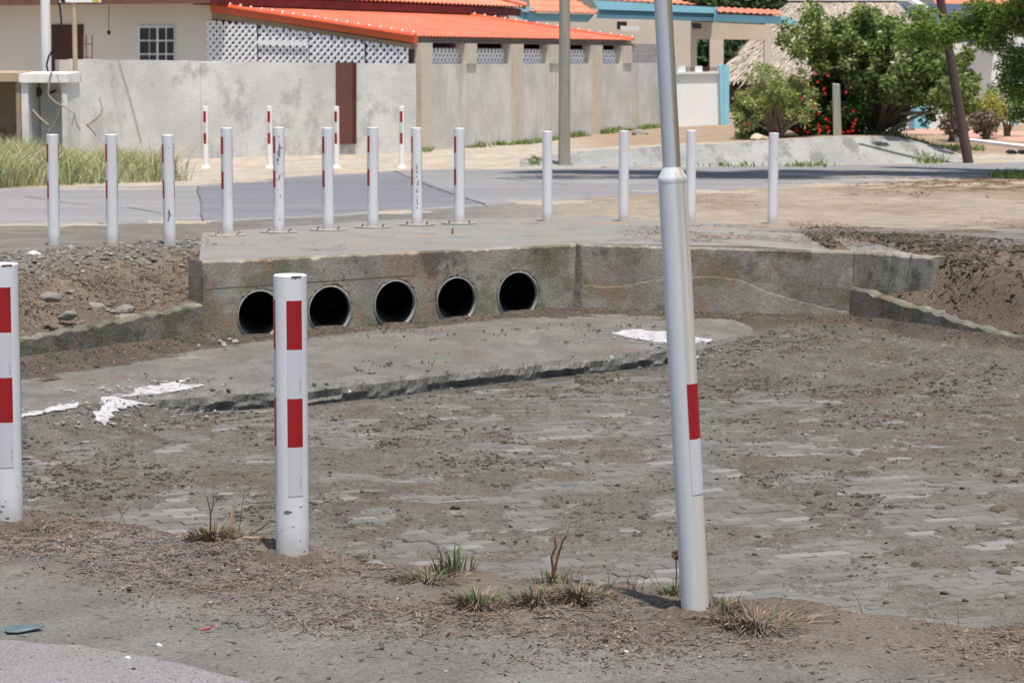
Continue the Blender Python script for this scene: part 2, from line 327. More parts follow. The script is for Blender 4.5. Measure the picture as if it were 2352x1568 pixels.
MT['sign_pole'] = M('sign_pole', (.46,.35,.26), (.50,.42,.26), scale=3, rough=.7, stretch=(1,1,.4))
MT['leaf_big'] = M('broad_leaf', (.145,.20,.07), (.23,.275,.115), scale=1.8, rough=.35, island=.6, transl=.42, coord='World')
MT['leaf_pale'] = M('pale_leaf', (.25,.30,.10), (.32,.36,.15), scale=2.2, rough=.55, island=.4, transl=.3, coord='World')
MT['leaf_dark'] = M('dark_leaf', (.055,.11,.03), (.08,.14,.04), scale=2.2, rough=.5, island=.5, transl=.2, coord='World')
MT['leaf_feather'] = M('feathery_leaf', (.22,.30,.085), (.15,.23,.06), scale=1.5, rough=.6, island=.45, transl=.38, coord='World')
MT['leaf_yellow'] = M('yellow_leaf', (.40,.36,.10), (.30,.30,.08), scale=3, rough=.6, island=.3, transl=.3, coord='World')
MT['leaf_far'] = M('far_leaf', (.03,.06,.02), (.05,.085,.03), scale=1, rough=.7, island=.5, coord='World')
MT['flower'] = M('red_flower', (.72,.035,.02), (.62,.02,.02), scale=5, rough=.6, island=.2, transl=.25)
MT['branch'] = M('branch', (.24,.19,.14), (.16,.125,.095), scale=9, rough=.95, fine=.2)
MT['branch_pale'] = M('pale_branch', (.36,.30,.24), (.27,.22,.17), scale=9, rough=.95, fine=.2)
MT['tallgrass'] = M('tall_grass', (.40,.44,.25), (.25,.31,.15), scale=1.2, rough=.8, island=.5, transl=.25, coord='World')
MT['tallgrass_dry'] = M('tall_dry_grass', (.46,.42,.29), (.34,.28,.19), scale=1.2, rough=.9, island=.45, transl=.2, coord='World')
MT['weed'] = M('weed', (.19,.24,.09), (.14,.19,.07), scale=4, rough=.7, island=.4, transl=.25, coord='World')
MT['shard'] = M('slate_shard', (.085,.125,.15), (.06,.09,.11), scale=14, rough=.5, spots=[((.16,.24,.16), 12, .55, .65), ((.3,.33,.35), 20, .66, .72)])
MT['white_stone'] = M('white_stone', (.66,.64,.63), (.5,.48,.47), scale=30, rough=.9)
MT['plastic_red'] = M('red_scrap', (.36,.05,.06), rough=.6)
MT['sand_stone'] = M('sandstone', (.50,.43,.33), (.42,.36,.28), scale=6, rough=.95, fine=.15)
# white retro-reflective tape: fine diamond print
def refl():
    m = bpy.data.materials.new('white_reflective'); m.use_nodes = True; nt = m.node_tree; L = nt.links.new
    bs = nt.nodes['Principled BSDF']; bs.inputs['Roughness'].default_value = .35
    tc = N(nt, 'ShaderNodeTexCoord'); mp = N(nt, 'ShaderNodeMapping'); mp.inputs['Scale'].default_value = (1,1,1); L(tc.outputs['UV'], mp.inputs[0])
    a = N(nt, 'ShaderNodeTexWave', i_Scale=30.0, i_Distortion=0); a.bands_direction = 'DIAGONAL'; L(mp.outputs[0], a.inputs[0])
    mp2 = N(nt, 'ShaderNodeMapping'); mp2.inputs['Scale'].default_value = (-1,1,1); L(tc.outputs['UV'], mp2.inputs[0])
    b = N(nt, 'ShaderNodeTexWave', i_Scale=30.0, i_Distortion=0); b.bands_direction = 'DIAGONAL'; L(mp2.outputs[0], b.inputs[0])
    mx = N(nt, 'ShaderNodeMath', operation='MAXIMUM'); L(a.outputs['Fac'], mx.inputs[0]); L(b.outputs['Fac'], mx.inputs[1])
    cr = N(nt, 'ShaderNodeMix'); cr.data_type = 'RGBA'; L(mx.outputs[0], cr.inputs[0])
    cr.inputs[6].default_value = (.38,.39,.44,1); cr.inputs[7].default_value = (.62,.625,.67,1); L(cr.outputs[2], bs.inputs['Base Color'])
    return m
MT['white_refl'] = refl()

# ================================================================== the lie of the land
HW_L = gp(465, 600, .10); HW_R = gp(1325, 560, .10); WW_R = gp(1960, 577, .07); WW_E = gp(2140, 588, .07)
LW_A = gp(458, 790, -.56); LW_A = Vector((HW_L.x, HW_L.y, 0)); LW_B = gp(55, 850, -.60); LW_dir = (LW_B - LW_A); LW_dir.z = 0
LW_C = LW_A + LW_dir*2.6                                   # left wing wall runs on out of the picture
RW_A = Vector((WW_R.x - .02, WW_R.y - .02, 0)); RW_B = gp(2352, 812, -.60); RW_dir = (RW_B - RW_A); RW_dir.z = 0
RW_C = RW_A + RW_dir*2.4
far_pts = [(-60, LW_C.y - 10), (LW_C.x, LW_C.y), (LW_A.x, LW_A.y), (HW_R.x, HW_R.y), (RW_A.x, RW_A.y), (RW_C.x, RW_C.y), (60, RW_C.y - 8)]
def far_y(x): return np.interp(x, [p[0] for p in far_pts], [p[1] for p in far_pts])
crest = [gp(u, v, .02) for u, v in ((60,1155), (350,1208), (640,1242), (960,1298), (1500,1335), (1850,1378), (2352,1430))]
cx_, cy_ = [-40, -4.5] + [p.x for p in crest] + [4.5, 40], [20, 12.0] + [p.y for p in crest] + [6.5, -10]
def crest_y(x): return np.interp(x, cx_, cy_) + .10*(fbm(x, 0*np.asarray(x, float), 1.7, 5) - .5) + .10*(fbm(x, 0*np.asarray(x, float), 7, 15, 3) - .5)
toe_pts = [gp(1180, 384, .04), gp(1300, 383, .04), gp(1700, 380, .04), gp(2200, 373, .04)]
def toe_y(x): return np.interp(x, [p.x for p in toe_pts], [p.y for p in toe_pts])
def ztop(x): return np.interp(x, [0, .93, 2.43, 5.6, 6.6, 7.7, 9, 14], [.10, .20, .27, .42, .42, .14, .12, .15])
LEFT_X, RIGHT_X = LW_A.x, RW_A.x
def H(x, y):
    x = np.asarray(x, float); y = np.asarray(y, float)
    # near bank
    cyv = crest_y(x)
    near = -.052 + .05*sstep((y - (cyv - 1.9))/1.6) + .022*(fbm(x, y, 1.3, 1) - .5) + .030*(fbm(x, y, 6, 2, 3) - .5)*sstep((y - cyv + 2.0)/.9) + .012*(vnoise(x, y, 22, 4) - .5)*sstep((y - cyv + 2.0)/.9)
    near = near + .035*np.exp(-((x - .72)**2/.06 + (y - 8.12)**2/.02)) + .03*np.exp(-((x + .95)**2/.08 + (y - 9.05)**2/.03))
    near = near + .035*(fbm(x, y, 4.0, 13, 4) - .5)*np.exp(-((y - cyv)/.5)**2) - 1.1*sstep((y - cyv)/.9)
    # beyond the channel
    fy = far_y(x); dl = (y - fy)
    topl = np.interp(x, [-7, -3.63, LEFT_X], [-.50, -.335, -.245])
    lumps = .09*(fbm(x, y, 2.2, 6) - .5) + .05*(fbm(x, y, 9, 8, 3) - .5)
    lb = topl + (.085 - topl)*sstep(dl*.80/1.95) + lumps*sstep(dl/.4)*(1 - .8*sstep((dl - 2.2)/.8))
    topr = np.interp(x, [RIGHT_X, 4.03, 7], [-.24, -.50, -.60])
    rb = topr + (.10 - topr)*sstep(dl*.85/2.3) + .42*sstep((x - RIGHT_X - .12)/.5)*sstep((dl - .15)/.8)*(1 - sstep(dl*.85/2.6)) + 1.3*lumps*sstep(dl/.35)*(1 - .85*sstep((dl - 2.4)/.8))
    rb = np.minimum(rb, .10 + .5*lumps)
    mid = np.where(x < LEFT_X - .02, lb, np.where(x > RIGHT_X, rb, np.where((dl < 2.35) & (x < 2.75), -1.15, .085)))
    base = np.interp(y, [0, 25.6, 28.5, 42, 44, 60, 90], [.085, .085, .04, .03, .05, .14, .14])
    bank_e = .035 + (ztop(x) - .035)*sstep((y - toe_y(x) - .05)/2.3)
    leftv = np.interp(y, [0, 41, 43, 46, 50], [.04, .02, .03, .14, .16])
    wr = sstep((x + .2)/1.2)
    farz = leftv*(1 - wr) + bank_e*wr
    base = np.where(y > 40.5, lerp(base, farz, sstep((y - 40.5)/1.2)), base)
    out = np.where(dl < 3.2, mid, base)
    out = np.where((dl >= 2.4) & (dl < 3.4), lerp(mid, base, sstep((dl - 2.4)/1.0)), out)
    out = np.where(y < fy + .10, np.where(y < cyv + 3, near, -1.15), out)
    return np.maximum(out, -1.15)
def h1(x, y): return float(H(np.array([x]), np.array([y]))[0])

xs = np.concatenate([[-2500, -900, -300, -100, -45, -25, -18], np.arange(-12, 12.01, .075), [18, 25, 45, 100, 300, 900, 2500]])
ys = np.concatenate([[-900, -200, -50, -10, 0, 3], np.arange(4.8, 11.2, .04), np.arange(11.4, 18.4, .3), np.arange(18.5, 25.9, .06),
                     np.arange(26, 50, .16), np.arange(50, 76, .6), [80, 100, 140, 220, 400, 900, 2500, 5000]])
X, Y = np.meshgrid(xs, ys); Z = H(X, Y)
def grid_mesh(name, X, Y, Z, mat, tint=None, keep=None):
    ny, nx = X.shape
    vv = np.stack([X, Y, Z], -1).reshape(-1, 3)
    idx = np.arange(ny*nx).reshape(ny, nx)
    q = np.stack([idx[:-1,:-1], idx[:-1,1:], idx[1:,1:], idx[1:,:-1]], -1).reshape(-1, 4)
    if keep is not None: q = q[keep[q].all(1)]
    me = bpy.data.meshes.new(name)
    me.vertices.add(len(vv)); me.vertices.foreach_set('co', vv.ravel())
    me.loops.add(q.size); me.loops.foreach_set('vertex_index', q.ravel().astype(np.int32))
    me.polygons.add(len(q)); me.polygons.foreach_set('loop_start', np.arange(0, q.size, 4, dtype=np.int32))
    me.polygons.foreach_set('use_smooth', np.ones(len(q), bool))
    me.update(calc_edges=True); me.validate()
    if tint is not None:
        a = me.color_attributes.new('tint', 'FLOAT_COLOR', 'POINT')
        a.data.foreach_set('color', np.concatenate([tint.reshape(-1, 3), np.ones((ny*nx, 1))], 1).ravel())
    me.materials.append(mat)
    o = bpy.data.objects.new(name, me); COL.objects.link(o); return o

def mixc(a, b, m): return a*(1 - m[..., None]) + np.array(b)*m[..., None]
def ground_tint(X, Y):
    T = np.zeros(X.shape + (3,)) + np.array((.172, .166, .156))           # grey silt
    n1 = fbm(X, Y, .9, 20); n2 = fbm(X, Y, 3.5, 24)
    cyv = crest_y(X); fy = far_y(X)
    # foreground bank: brown dry litter soil along the crest
    band = sstep((Y - (cyv - 1.15) + (n1 - .5)*.7)/.5)*(Y < fy)
    T = mixc(T, (.135, .104, .081), band*np.clip(.15 + 1.1*n2, 0, 1))
    T = mixc(T, (.155, .145, .145), band*sstep((n1 - .55)/.12)*.6)
    back = (Y > fy)
    T = mixc(T, (.148, .118, .092), back*(X < LEFT_X)*(Y < fy + 3.0)*1.0)
    T = mixc(T, (.172, .155, .132), back*(X < LEFT_X)*sstep((Y - fy - 1.5 + (n2 - .5)*1.3)/.7))
    rb = back*(X > RIGHT_X)*(1 - sstep((Y - fy - 2.6)/.8))
    T = mixc(T, (.128, .110, .090), rb*np.clip(.35 + n2, 0, 1))
    T = mixc(T, (.068, .062, .053), rb*sstep((n2 - .48)/.12)*.8)
    # tan sand right of the deck, up to the road
    sand = back*sstep((Y - 24.8 + (n1 - .5)*1.4 - .25*np.clip(1.5 - X, 0, 9))/1.2)*sstep((X + 1.0)/2.5)
    T = mixc(T, (.315, .265, .212), sand)
    T = mixc(T, (.24, .185, .14), sand*sstep((fbm(X*.8, Y*.45, 1.3, 33) - .52)/.12)*.55)
    T = mixc(T, (.15, .11, .082), back*sstep((X - .8)/1.2)*sstep((n1 - .47)/.10)*(1 - sstep((Y - 25.6 - .5*(n2 - .5))/1.3))*.8)
    # pale sandy verge beyond the road
    fv = sstep((Y - 34)/2.0)
    T = mixc(T, (.42, .362, .295), fv)
    T = mixc(T, (.36, .345, .30), fv*sstep((n2 - .5)/.12)*.6)
    # leaf litter under the overhanging tree
    lt = np.exp(-((X - 6.8)/2.6)**2)*sstep((Y - 33.4)/1.5)*(1 - sstep((Y - 38)/1))
    T = mixc(T, (.15, .10, .06), np.clip(lt*1.2*sstep((n2 - .38)/.15), 0, 1))
    T = mixc(T, (.30, .21, .14), sstep((Y - 45)/1.0)*sstep((X - .5)/1.5)*.8)
    T *= (.86 + .28*fbm(X, Y, 7, 30, 3))[..., None]
    return T
ground = tag(grid_mesh('ground', X, Y, Z, MT['ground'], ground_tint(X, Y)), kind='structure')
ground['label'] = 'grey and brown earth around the channel and road'

# ------------------------------------------------------------------ roads
def strip_sheet(name, near, far, mat, n=60, m=14, dz=.012, zmin=None):
    """sheet between two edge polylines (lists of xy), laid on the ground"""
    def samp(pts, k):
        P = np.array([(p[0], p[1]) for p in pts]); d = np.concatenate([[0], np.cumsum(np.hypot(*np.diff(P, axis=0).T))]); t = np.linspace(0, d[-1], k)
        return np.stack([np.interp(t, d, P[:, 0]), np.interp(t, d, P[:, 1])], -1)
    A, B = samp(near, n), samp(far, n); t = np.linspace(0, 1, m)[:, None, None]
    P = A[None]*(1 - t) + B[None]*t
    Zz = H(P[..., 0], P[..., 1]) + dz; Zz[0] -= dz + .008; Zz[-1] -= dz + .008
    return grid_mesh(name, P[..., 0], P[..., 1], Zz, mat)
def wob(pts, amp, seed, k=40):
    P = np.array([(p[0], p[1]) for p in pts]); d = np.concatenate([[0], np.cumsum(np.hypot(*np.diff(P, axis=0).T))]); t = np.linspace(0, d[-1], k)
    x = np.interp(t, d, P[:, 0]); y = np.interp(t, d, P[:, 1]); y = y + amp*(fbm(x*2.1, x*0, 1, seed, 6) - .5)*2
    return list(zip(x, y))
rn = [(-60, 17)] + [gp(u, v, .04)[:2] for u, v in ((-500, 545), (0, 528), (460, 520), (1000, 484), (1400, 452), (1900, 424), (2352, 404))] + [(60, 66)]
rf = [(-60, 26)] + [gp(u, v, .04)[:2] for u, v in ((-500, 442), (0, 431), (430, 425), (700, 401), (900, 389), (1300, 384), (1800, 379), (2352, 372))] + [(60, 74)]
road = tag(strip_sheet('road', wob(rn, .22, 3, 400), wob(rf, .16, 4, 400), MT['asphalt'], 500, 30, .006), kind='structure')
pn = [gp(u, v, .04)[:2] for u, v in ((466, 517), (700, 503), (1000, 482), (1125, 474))]
pf = [gp(u, v, .04)[:2] for u, v in ((452, 427), (620, 410), (800, 397), (905, 392))]
patch = tag(strip_sheet('road_patch', wob(pn, .10, 6, 120), wob(pf, .10, 7, 120), MT['asphalt_patch'], 120, 20, .010), kind='structure')
an = [gp(u, v, -.02)[:2] for u, v in ((-900, 1900), (0, 1640), (600, 1700), (1200, 1800))]
nr_far = [gp(u, v, -.05)[:2] for u, v in ((-700, 1360), (0, 1452), (200, 1480), (350, 1510), (520, 1542), (660, 1570), (1100, 1650))]
nearroad = tag(strip_sheet('near_road', wob([(-6, 3.5), (-1.5, 3.5), (0, 3.5), (2.2, 3.5)], .05, 9), wob(nr_far, .16, 10, 300), MT['asphalt_near'], 300, 40, .004), kind='structure')

# ------------------------------------------------------------------ paved channel floor
FZ = -.74
lip_px = [(-260, 990), (60, 950), (300, 915), (440, 902), (560, 896), (660, 890), (750, 884), (860, 873), (950, 861), (1100, 846), (1340, 820), (1530, 801), (1620, 790), (1700, 776), (1780, 763), (1880, 749), (1955, 739)]
LIPZ = -.60
lip = [gp(u, v, LIPZ) for u, v in lip_px]
def lip_y(x): return np.interp(x, [p.x for p in lip], [p.y for p in lip])
def floor_fill(x, y):                 # silt banked up against the walls
    d = far_y(x) - y
    f = .17*sstep((x - 1.1)/1.0)*(1 - sstep((d - .1)/3.4)) + .13*(1 - sstep((x + 2.75)/.55))*(1 - sstep((lip_y(x) - y)/.8)) + .05*(1 - sstep(d/.5))
    return f
ca, sa = math.cos(math.radians(22.5)), math.sin(math.radians(22.5))
PL, PW, JT = .205, .103, .009
def paver_mesh(k):
    r = random.Random(k); l, w_ = (PL - JT)/2, (PW - JT)/2; c = .005
    v = [(-l,-w_,-.03), (l,-w_,-.03), (l,w_,-.03), (-l,w_,-.03), (-l,-w_,-c), (l,-w_,-c), (l,w_,-c), (-l,w_,-c),
         (-l+c,-w_+c,0), (l-c,-w_+c,0), (l-c,w_-c,0), (-l+c,w_-c,0)]
    v = [(x + r.uniform(-.0015,.0015), y + r.uniform(-.0015,.0015), z) for x, y, z in v]
    f = [(8,9,10,11), (0,1,5,4), (1,2,6,5), (2,3,7,6), (3,0,4,7), (4,5,9,8), (5,6,10,9), (6,7,11,10), (7,4,8,11)]
    return v, f
cells = []
for i in range(-70, 75):
    for j in range(60, 290):
        a = (i + (.5 if j % 2 else 0))*PL; b = j*PW
        x = a*ca - b*sa; y = a*sa + b*ca
        x += 5.2; 
        if y < crest_y(x) + .35 or y > far_y(x) - .1 or y > lip_y(x) + .05: continue
        if y < 11.2 or abs(x) > y*.215 + .4: continue
        cells.append((x, y, random.uniform(-.0038, .0038) + .006*(fbm(x, y, .8, 40) - .5), random.uniform(-.012,.012), random.uniform(-.02,.02), random.uniform(-.02,.02)))
def mud_cover(x, y):                  # height of the silt above nominal paver tops
    x = np.asarray(x, float); y = np.asarray(y, float)
    n = fbm(x, y, .75, 50); n2 = fbm(x, y*.8, 5.0, 54)
    n3 = fbm(x, y*.8, 3.6, 57, 5)
    c = -.0060 + .0090*sstep((n3 + .35*(n - .5) - .415)/.05) + .006*(n - .5) + .006*(n2 - .5)
    c = c + .004*sstep((y - 13.5)/4)
    c = c - .004*np.exp(-((y - 12.5)/.6)**2)
    return c
paving = grid_mesh('channel_paving', *np.meshgrid(np.arange(-7, 7.01, .5), np.arange(8.5, 24.01, .5)), np.full((32, 29), FZ - .028), MT['paver'])
tag(paving, 'mud covered concrete block paving on the channel floor', kind='structure')
def visible_first(c):                 # pieces of paving that stay bare of silt, nearest first
    return (mud_cover(np.array(c[0]), np.array(c[1])) > c[2] + .001, c[1])
cells.sort(key=visible_first)
pm = []
for k in range(8):
    v, f = paver_mesh(k); me = bpy.data.meshes.new('paver'); me.from_pydata(v, [], f); me.materials.append(MT['paver']); pm.append(me)
for k, (x, y, dz, rz, rx, ry) in enumerate(cells[:300]):
    o = bpy.data.objects.new('paver', pm[k % 8]); COL.objects.link(o); o.parent = paving
    o.location = (x, y, FZ + dz); o.rotation_euler = (rx*.35, ry*.35, math.radians(22.5) + rz*.6)
rest = MB()
for k, (x, y, dz, rz, rx, ry) in enumerate(cells[300:]):
    v, f = paver_mesh(k % 8); m = Matrix.Translation((x, y, FZ + dz)) @ Matrix.Rotation(math.radians(22.5) + rz*.6, 4, 'Z') @ Matrix.Rotation(ry*.35, 4, 'Y') @ Matrix.Rotation(rx*.35, 4, 'X')
    rest.add([m @ Vector(p) for p in v], f)
o = rest.build('pavers_under_silt', MT['paver'], paving); tag(o, kind='stuff')

gx = np.arange(-5.4, 5.41, .026); gy = np.arange(11.2, 23.6, .030)
GX, GY = np.meshgrid(gx, gy)
MZ = FZ + mud_cover(GX, GY) + floor_fill(GX, GY) + .005*(fbm(GX, GY, 14, 60, 3) - .5)
keep = ((GY < np.minimum(far_y(GX) + .08, np.where(GX < lip[-1].x, lip_y(GX) + .18, 99))) & (GY > crest_y(GX) + .3) & (np.abs(GX) < GY*.215 + 1.2)).ravel()
def mud_tint(X, Y):
    T = np.zeros(X.shape + (3,)) + np.array((.146, .139, .126)); n1 = fbm(X, Y*.8, .8, 70); n2 = fbm(X, Y*.8, 2.6, 74)
    T = mixc(T, (.172, .164, .150), sstep((n1 - .5)/.15)*.7)
    T = mixc(T, (.095, .088, .068), sstep((n2 - .55)/.06)*sstep((Y - 12.5)/2)*.35)
    T = mixc(T, (.13, .09, .065), sstep((fbm(X, Y*.8, 3.0, 78) - .58)/.05)*.45)
    d = far_y(X) - Y
    T = mixc(T, (.135, .095, .07), (1 - sstep((d - .05 + (n2 - .5)*.8)/.45))*.9)
    T = mixc(T, (.178, .173, .165), (1 - sstep((Y - 12.9 + (n1 - .5))/.8))*.5)
    dl = lip_y(X) - Y
    T = mixc(T, (.11, .104, .095), (1 - sstep((np.abs(dl + .0) - .05)/.35))*sstep((X + 2.3)/.4)*(1 - sstep((X - 1.6)/.6))*.7)
    return T
mud = tag(grid_mesh('channel_silt', GX, GY, MZ, MT['mud'], mud_tint(GX, GY), keep), 'grey silt spread over the channel floor', kind='stuff')

# ------------------------------------------------------------------ culvert
CUL = Vector((HW_L.x, HW_L.y, -.56))
culvert = empty('culvert', CUL, 'stained concrete culvert with five round pipe mouths under the road', 'culvert')
hd = (HW_R - HW_L); hd.z = 0; LEN = hd.length; hd.normalize(); hn = Vector((hd.y, -hd.x, 0))       # hn faces the camera
def wall_hit(u, v):
    d = Vector(ray(u, v)); C = Vector((0, 0, CAMH)); t = (HW_L - C).dot(hn)/d.dot(hn); p = C + d*t
    return ((p - HW_L).dot(hd), p.z)
pipes = []
for u0, u1, v0, v1 in ((544, 648, 668, 778), (706, 809, 658, 768), (857, 958, 645, 752), (1000, 1097, 638, 742), (1143, 1236, 625, 732)):
    c = wall_hit((u0+u1)/2, (v0+v1)/2); t = wall_hit((u0+u1)/2, v0); b = wall_hit((u0+u1)/2, v1)
    pipes.append((c[0], (t[1]+b[1])/2, (t[1]-b[1])/2*1.0))
hw = MB(); ZB = -.80; ZS = -.02; TH = .26
P = lambda s, z, off=0: HW_L + hd*s + hn*(-off) + Vector((0, 0, z - HW_L.z))
edges = [0] + [(pipes[i][0] + pipes[i+1][0])/2 for i in range(4)] + [LEN]
NSEG = 40
for i, (pc, pz, pr) in enumerate(pipes):
    s0, s1 = edges[i], edges[i+1]; ring = []; rec = []
    ang = [2*math.pi*k/NSEG for k in range(NSEG)]
    for cxx, czz in ((s0, ZB), (s1, ZB), (s1, ZS), (s0, ZS)): ang.append(math.atan2(czz - pz, cxx - pc) % (2*math.pi))
    ang = sorted(set(round(a, 5) for a in ang))
    for a in ang:
        c, s_ = math.cos(a), math.sin(a)
        ring.append((pc + c*(pr*1.05), pz + s_*(pr*1.05)))
        k = min(((s1-pc)/c if c > 1e-6 else 1e9), ((s0-pc)/c if c < -1e-6 else 1e9), ((ZS-pz)/s_ if s_ > 1e-6 else 1e9), ((ZB-pz)/s_ if s_ < -1e-6 else 1e9))
        rec.append((pc + c*k, pz + s_*k))
    n = len(ang)
    hw.add([P(*q) for q in rec] + [P(*q) for q in ring] + [P(q[0], q[1], .04) for q in ring],
           [(k, (k+1) % n, n + (k+1) % n, n + k) for k in range(n)] + [(n+k, n + (k+1) % n, 2*n + (k+1) % n, 2*n+k) for k in range(n)])
NT = 90                               # worn top edge
top = []
for k in range(NT + 1):
    s_ = LEN*k/NT; ch = .0 if random.random() > .16 else random.uniform(.006, .022)
    top.append((s_, .100 - ch*.8 - random.uniform(0, .004), random.uniform(0, .004) + ch*.9))
vs = []; fs = []
for s_, z_, off in top: vs += [P(s_, ZS), P(s_, z_ - .015), P(s_, z_, off + .012), P(s_, .098, .06)]
for k in range(NT):
    for j in range(3): fs.append((4*k+j, 4*k+4+j, 4*k+5+j, 4*k+1+j))
hw.add(vs, fs)
hw.add([P(0, ZB), P(0, ZB, TH), P(0, .10, TH), P(0, .10, .0)], [(0,1,2,3)])
headwall = hw.build('headwall', MT['headwall'], culvert, CUL)
for i, (pc, pz, pr) in enumerate(pipes):
    m = MB(); n = 40; c0 = P(pc, pz, -.012); 
    prof = [(pr*1.045, 0.05), (pr*1.045, -.004), (pr*1.0, -.008), (pr*.995, .03), (pr*.995, .4), (pr*.995, 1.0), (pr*.995, 1.9)]; cc = P(pc, pz); vd = Vector((cc.x, cc.y, 0)).normalized(); kk = vd.dot(hd)/vd.dot(-hn)
    vs = []; fs = []
    for r, off in prof:
        for k in range(n):
            a = 2*math.pi*k/n; jit = 1 + (random.uniform(-.006, .006) if off < .01 else 0)
            vs.append(P(pc + math.cos(a)*r*jit, pz + math.sin(a)*r*jit, off) + hd*max(0, off - .03)*kk)
    for j in range(len(prof)-1):
        for k in range(n): fs.append((j*n+k, j*n+(k+1) % n, (j+1)*n+(k+1) % n, (j+1)*n+k))
    fs.append(tuple((len(prof)-1)*n + k for k in range(n)))
    m.add(vs, fs); m.build('pipe', MT['pipe'], culvert, CUL, smooth=True, sharp=40)
    m = MB(); n = 56; vs = []; fs = []   # broken mortar round the pipe mouth
    for k in range(n):
        a = 2*math.pi*k/n; big = .35 + .65*max(0, math.sin(a + .15))**1.0
        w0 = pr*1.03; w1 = pr*(1.05 + big*(.02 + .15*random.random()**2.2)); 
        vs += [P(pc + math.cos(a)*w0, pz + math.sin(a)*w0, .012 + random.uniform(-.004, .01)), P(pc + math.cos(a)*w1, pz + math.sin(a)*w1, -.002 - random.uniform(0, .007)), P(pc + math.cos(a)*(w1+.004), pz + math.sin(a)*(w1+.004), .004)]
    for k in range(n):
        k2 = (k+1) % n
        for j in range(2): fs.append((3*k+j, 3*k2+j, 3*k2+j+1, 3*k+j+1))
    m.add(vs, fs); m.build('mortar_ring', MT['mortar'], culvert, CUL)
# deck slab behind the headwall
back_L = HW_L + Vector((ray(465, 540)[0], ray(465, 540)[1], 0)).normalized()*3.6
deck_poly = [HW_L - hn*.06, HW_R - hn*.06, WW_R + Vector((0,.06,0)), Vector((WW_E.x - .12, WW_E.y + .28, .07)), Vector((WW_E.x - .4, 25.2, .09)), Vector((2.2, 26.1, .09)), Vector((.9, 27.6, .09)), Vector((-1.2, 26.9, .09)), Vector((back_L.x, back_L.y, .09))]
def sheet_from_poly(name, poly, zf, mat, step, parent=None, origin=(0,0,0), thick=0):
    bm = bmesh.new(); vs = [bm.verts.new((p[0], p[1], 0)) for p in poly]; bm.faces.new(vs)
    x0, x1 = min(p[0] for p in poly), max(p[0] for p in poly); y0, y1 = min(p[1] for p in poly), max(p[1] for p in poly)
    for ax, a, b in ((0, x0, x1), (1, y0, y1)):
        t = a + step
        while t < b:
            co = [0,0,0]; no = [0,0,0]; co[ax] = t; no[ax] = 1
            bmesh.ops.bisect_plane(bm, geom=bm.verts[:] + bm.edges[:] + bm.faces[:], plane_co=co, plane_no=no); t += step
    bmesh.ops.recalc_face_normals(bm, faces=bm.faces)
    if bm.faces[0].normal.z < 0: bmesh.ops.reverse_faces(bm, faces=bm.faces)
    if thick:
        g = bmesh.ops.extrude_face_region(bm, geom=[e for e in bm.edges if e.is_boundary])
        low = [e for e in g['geom'] if isinstance(e, bmesh.types.BMVert)]
        for v in bm.verts: v.co.z = zf(v.co.x, v.co.y)
        for v in low: v.co.z -= thick
    else:
        for v in bm.verts: v.co.z = zf(v.co.x, v.co.y)
    for v in bm.verts: v.co -= Vector(origin)
    me = bpy.data.meshes.new(name); bm.to_mesh(me); bm.free(); me.materials.append(mat)
    o = bpy.data.objects.new(name, me); COL.objects.link(o)
    if parent is not None: o.parent = parent
    else: o.location = origin
    return o
def deck_z(x, y): return .098 - .034*float(sstep((x - 2.0)/.8)) + .004*(float(vnoise(x, y, 1.5, 80)) - .5) - .012*max(0, min(1, (y - 26)/1.6))
sheet_from_poly('deck_slab', deck_poly, deck_z, MT['slab'], .5, culvert, CUL, thick=.14)
# wing walls
def wall_seg(name, a, b, ta, tb, zb, th, side, mat, parent, origin, n=40, rough=.012):
    a = Vector((a[0], a[1], 0)); b = Vector((b[0], b[1], 0)); d = (b - a); L_ = d.length; d.normalize(); nn = Vector((d.y, -d.x, 0))*side
    m = MB(); vs = []; fs = []
    for k in range(n + 1):
        t = k/n; p = a + d*L_*t; zt = lerp(ta, tb, t) + random.uniform(-rough, rough)*.7; r1 = random.uniform(0, rough); 
        vs += [p + Vector((0,0,zb)), p + Vector((0,0,lerp(zb, zt, .5))) + nn*random.uniform(-.003,.003), p + Vector((0,0,zt-.02)) + nn*random.uniform(-.3*rough,.3*rough), p + Vector((0,0,zt)) - nn*(r1+.012), p - nn*(th - .01) + Vector((0,0,zt - random.uniform(0, rough))), p - nn*th + Vector((0,0,zb))]
    for k in range(n):
        for j in range(5): fs.append((6*k+j, 6*k+6+j, 6*k+7+j, 6*k+1+j))
    fs += [(0,1,2,3,4,5), tuple(6*n + j for j in (5,4,3,2,1,0))]
    m.add(vs, fs); return fixn(m.build(name, mat, parent, origin))
wall_seg('wing_wall', (HW_R.x + .015, HW_R.y - .01), WW_R, .100, .070, -.8, .24, 1, MT['headwall'], culvert, CUL, 60, .006)
wall_seg('wing_wall', (WW_R.x + .004, WW_R.y), WW_E, .072, .060, -.8, .22, 1, MT['headwall'], culvert, CUL, 20, .008)
wall_seg('wing_wall', LW_A, LW_C, -.245, -.55, -.85, .22, -1, MT['lowwall'], culvert, CUL, 70, .02)
wall_seg('wing_wall', (RW_A.x + .0, RW_A.y), RW_C, -.235, -.86, -.9, .20, 1, MT['lowwall'], culvert, CUL, 70, .022)
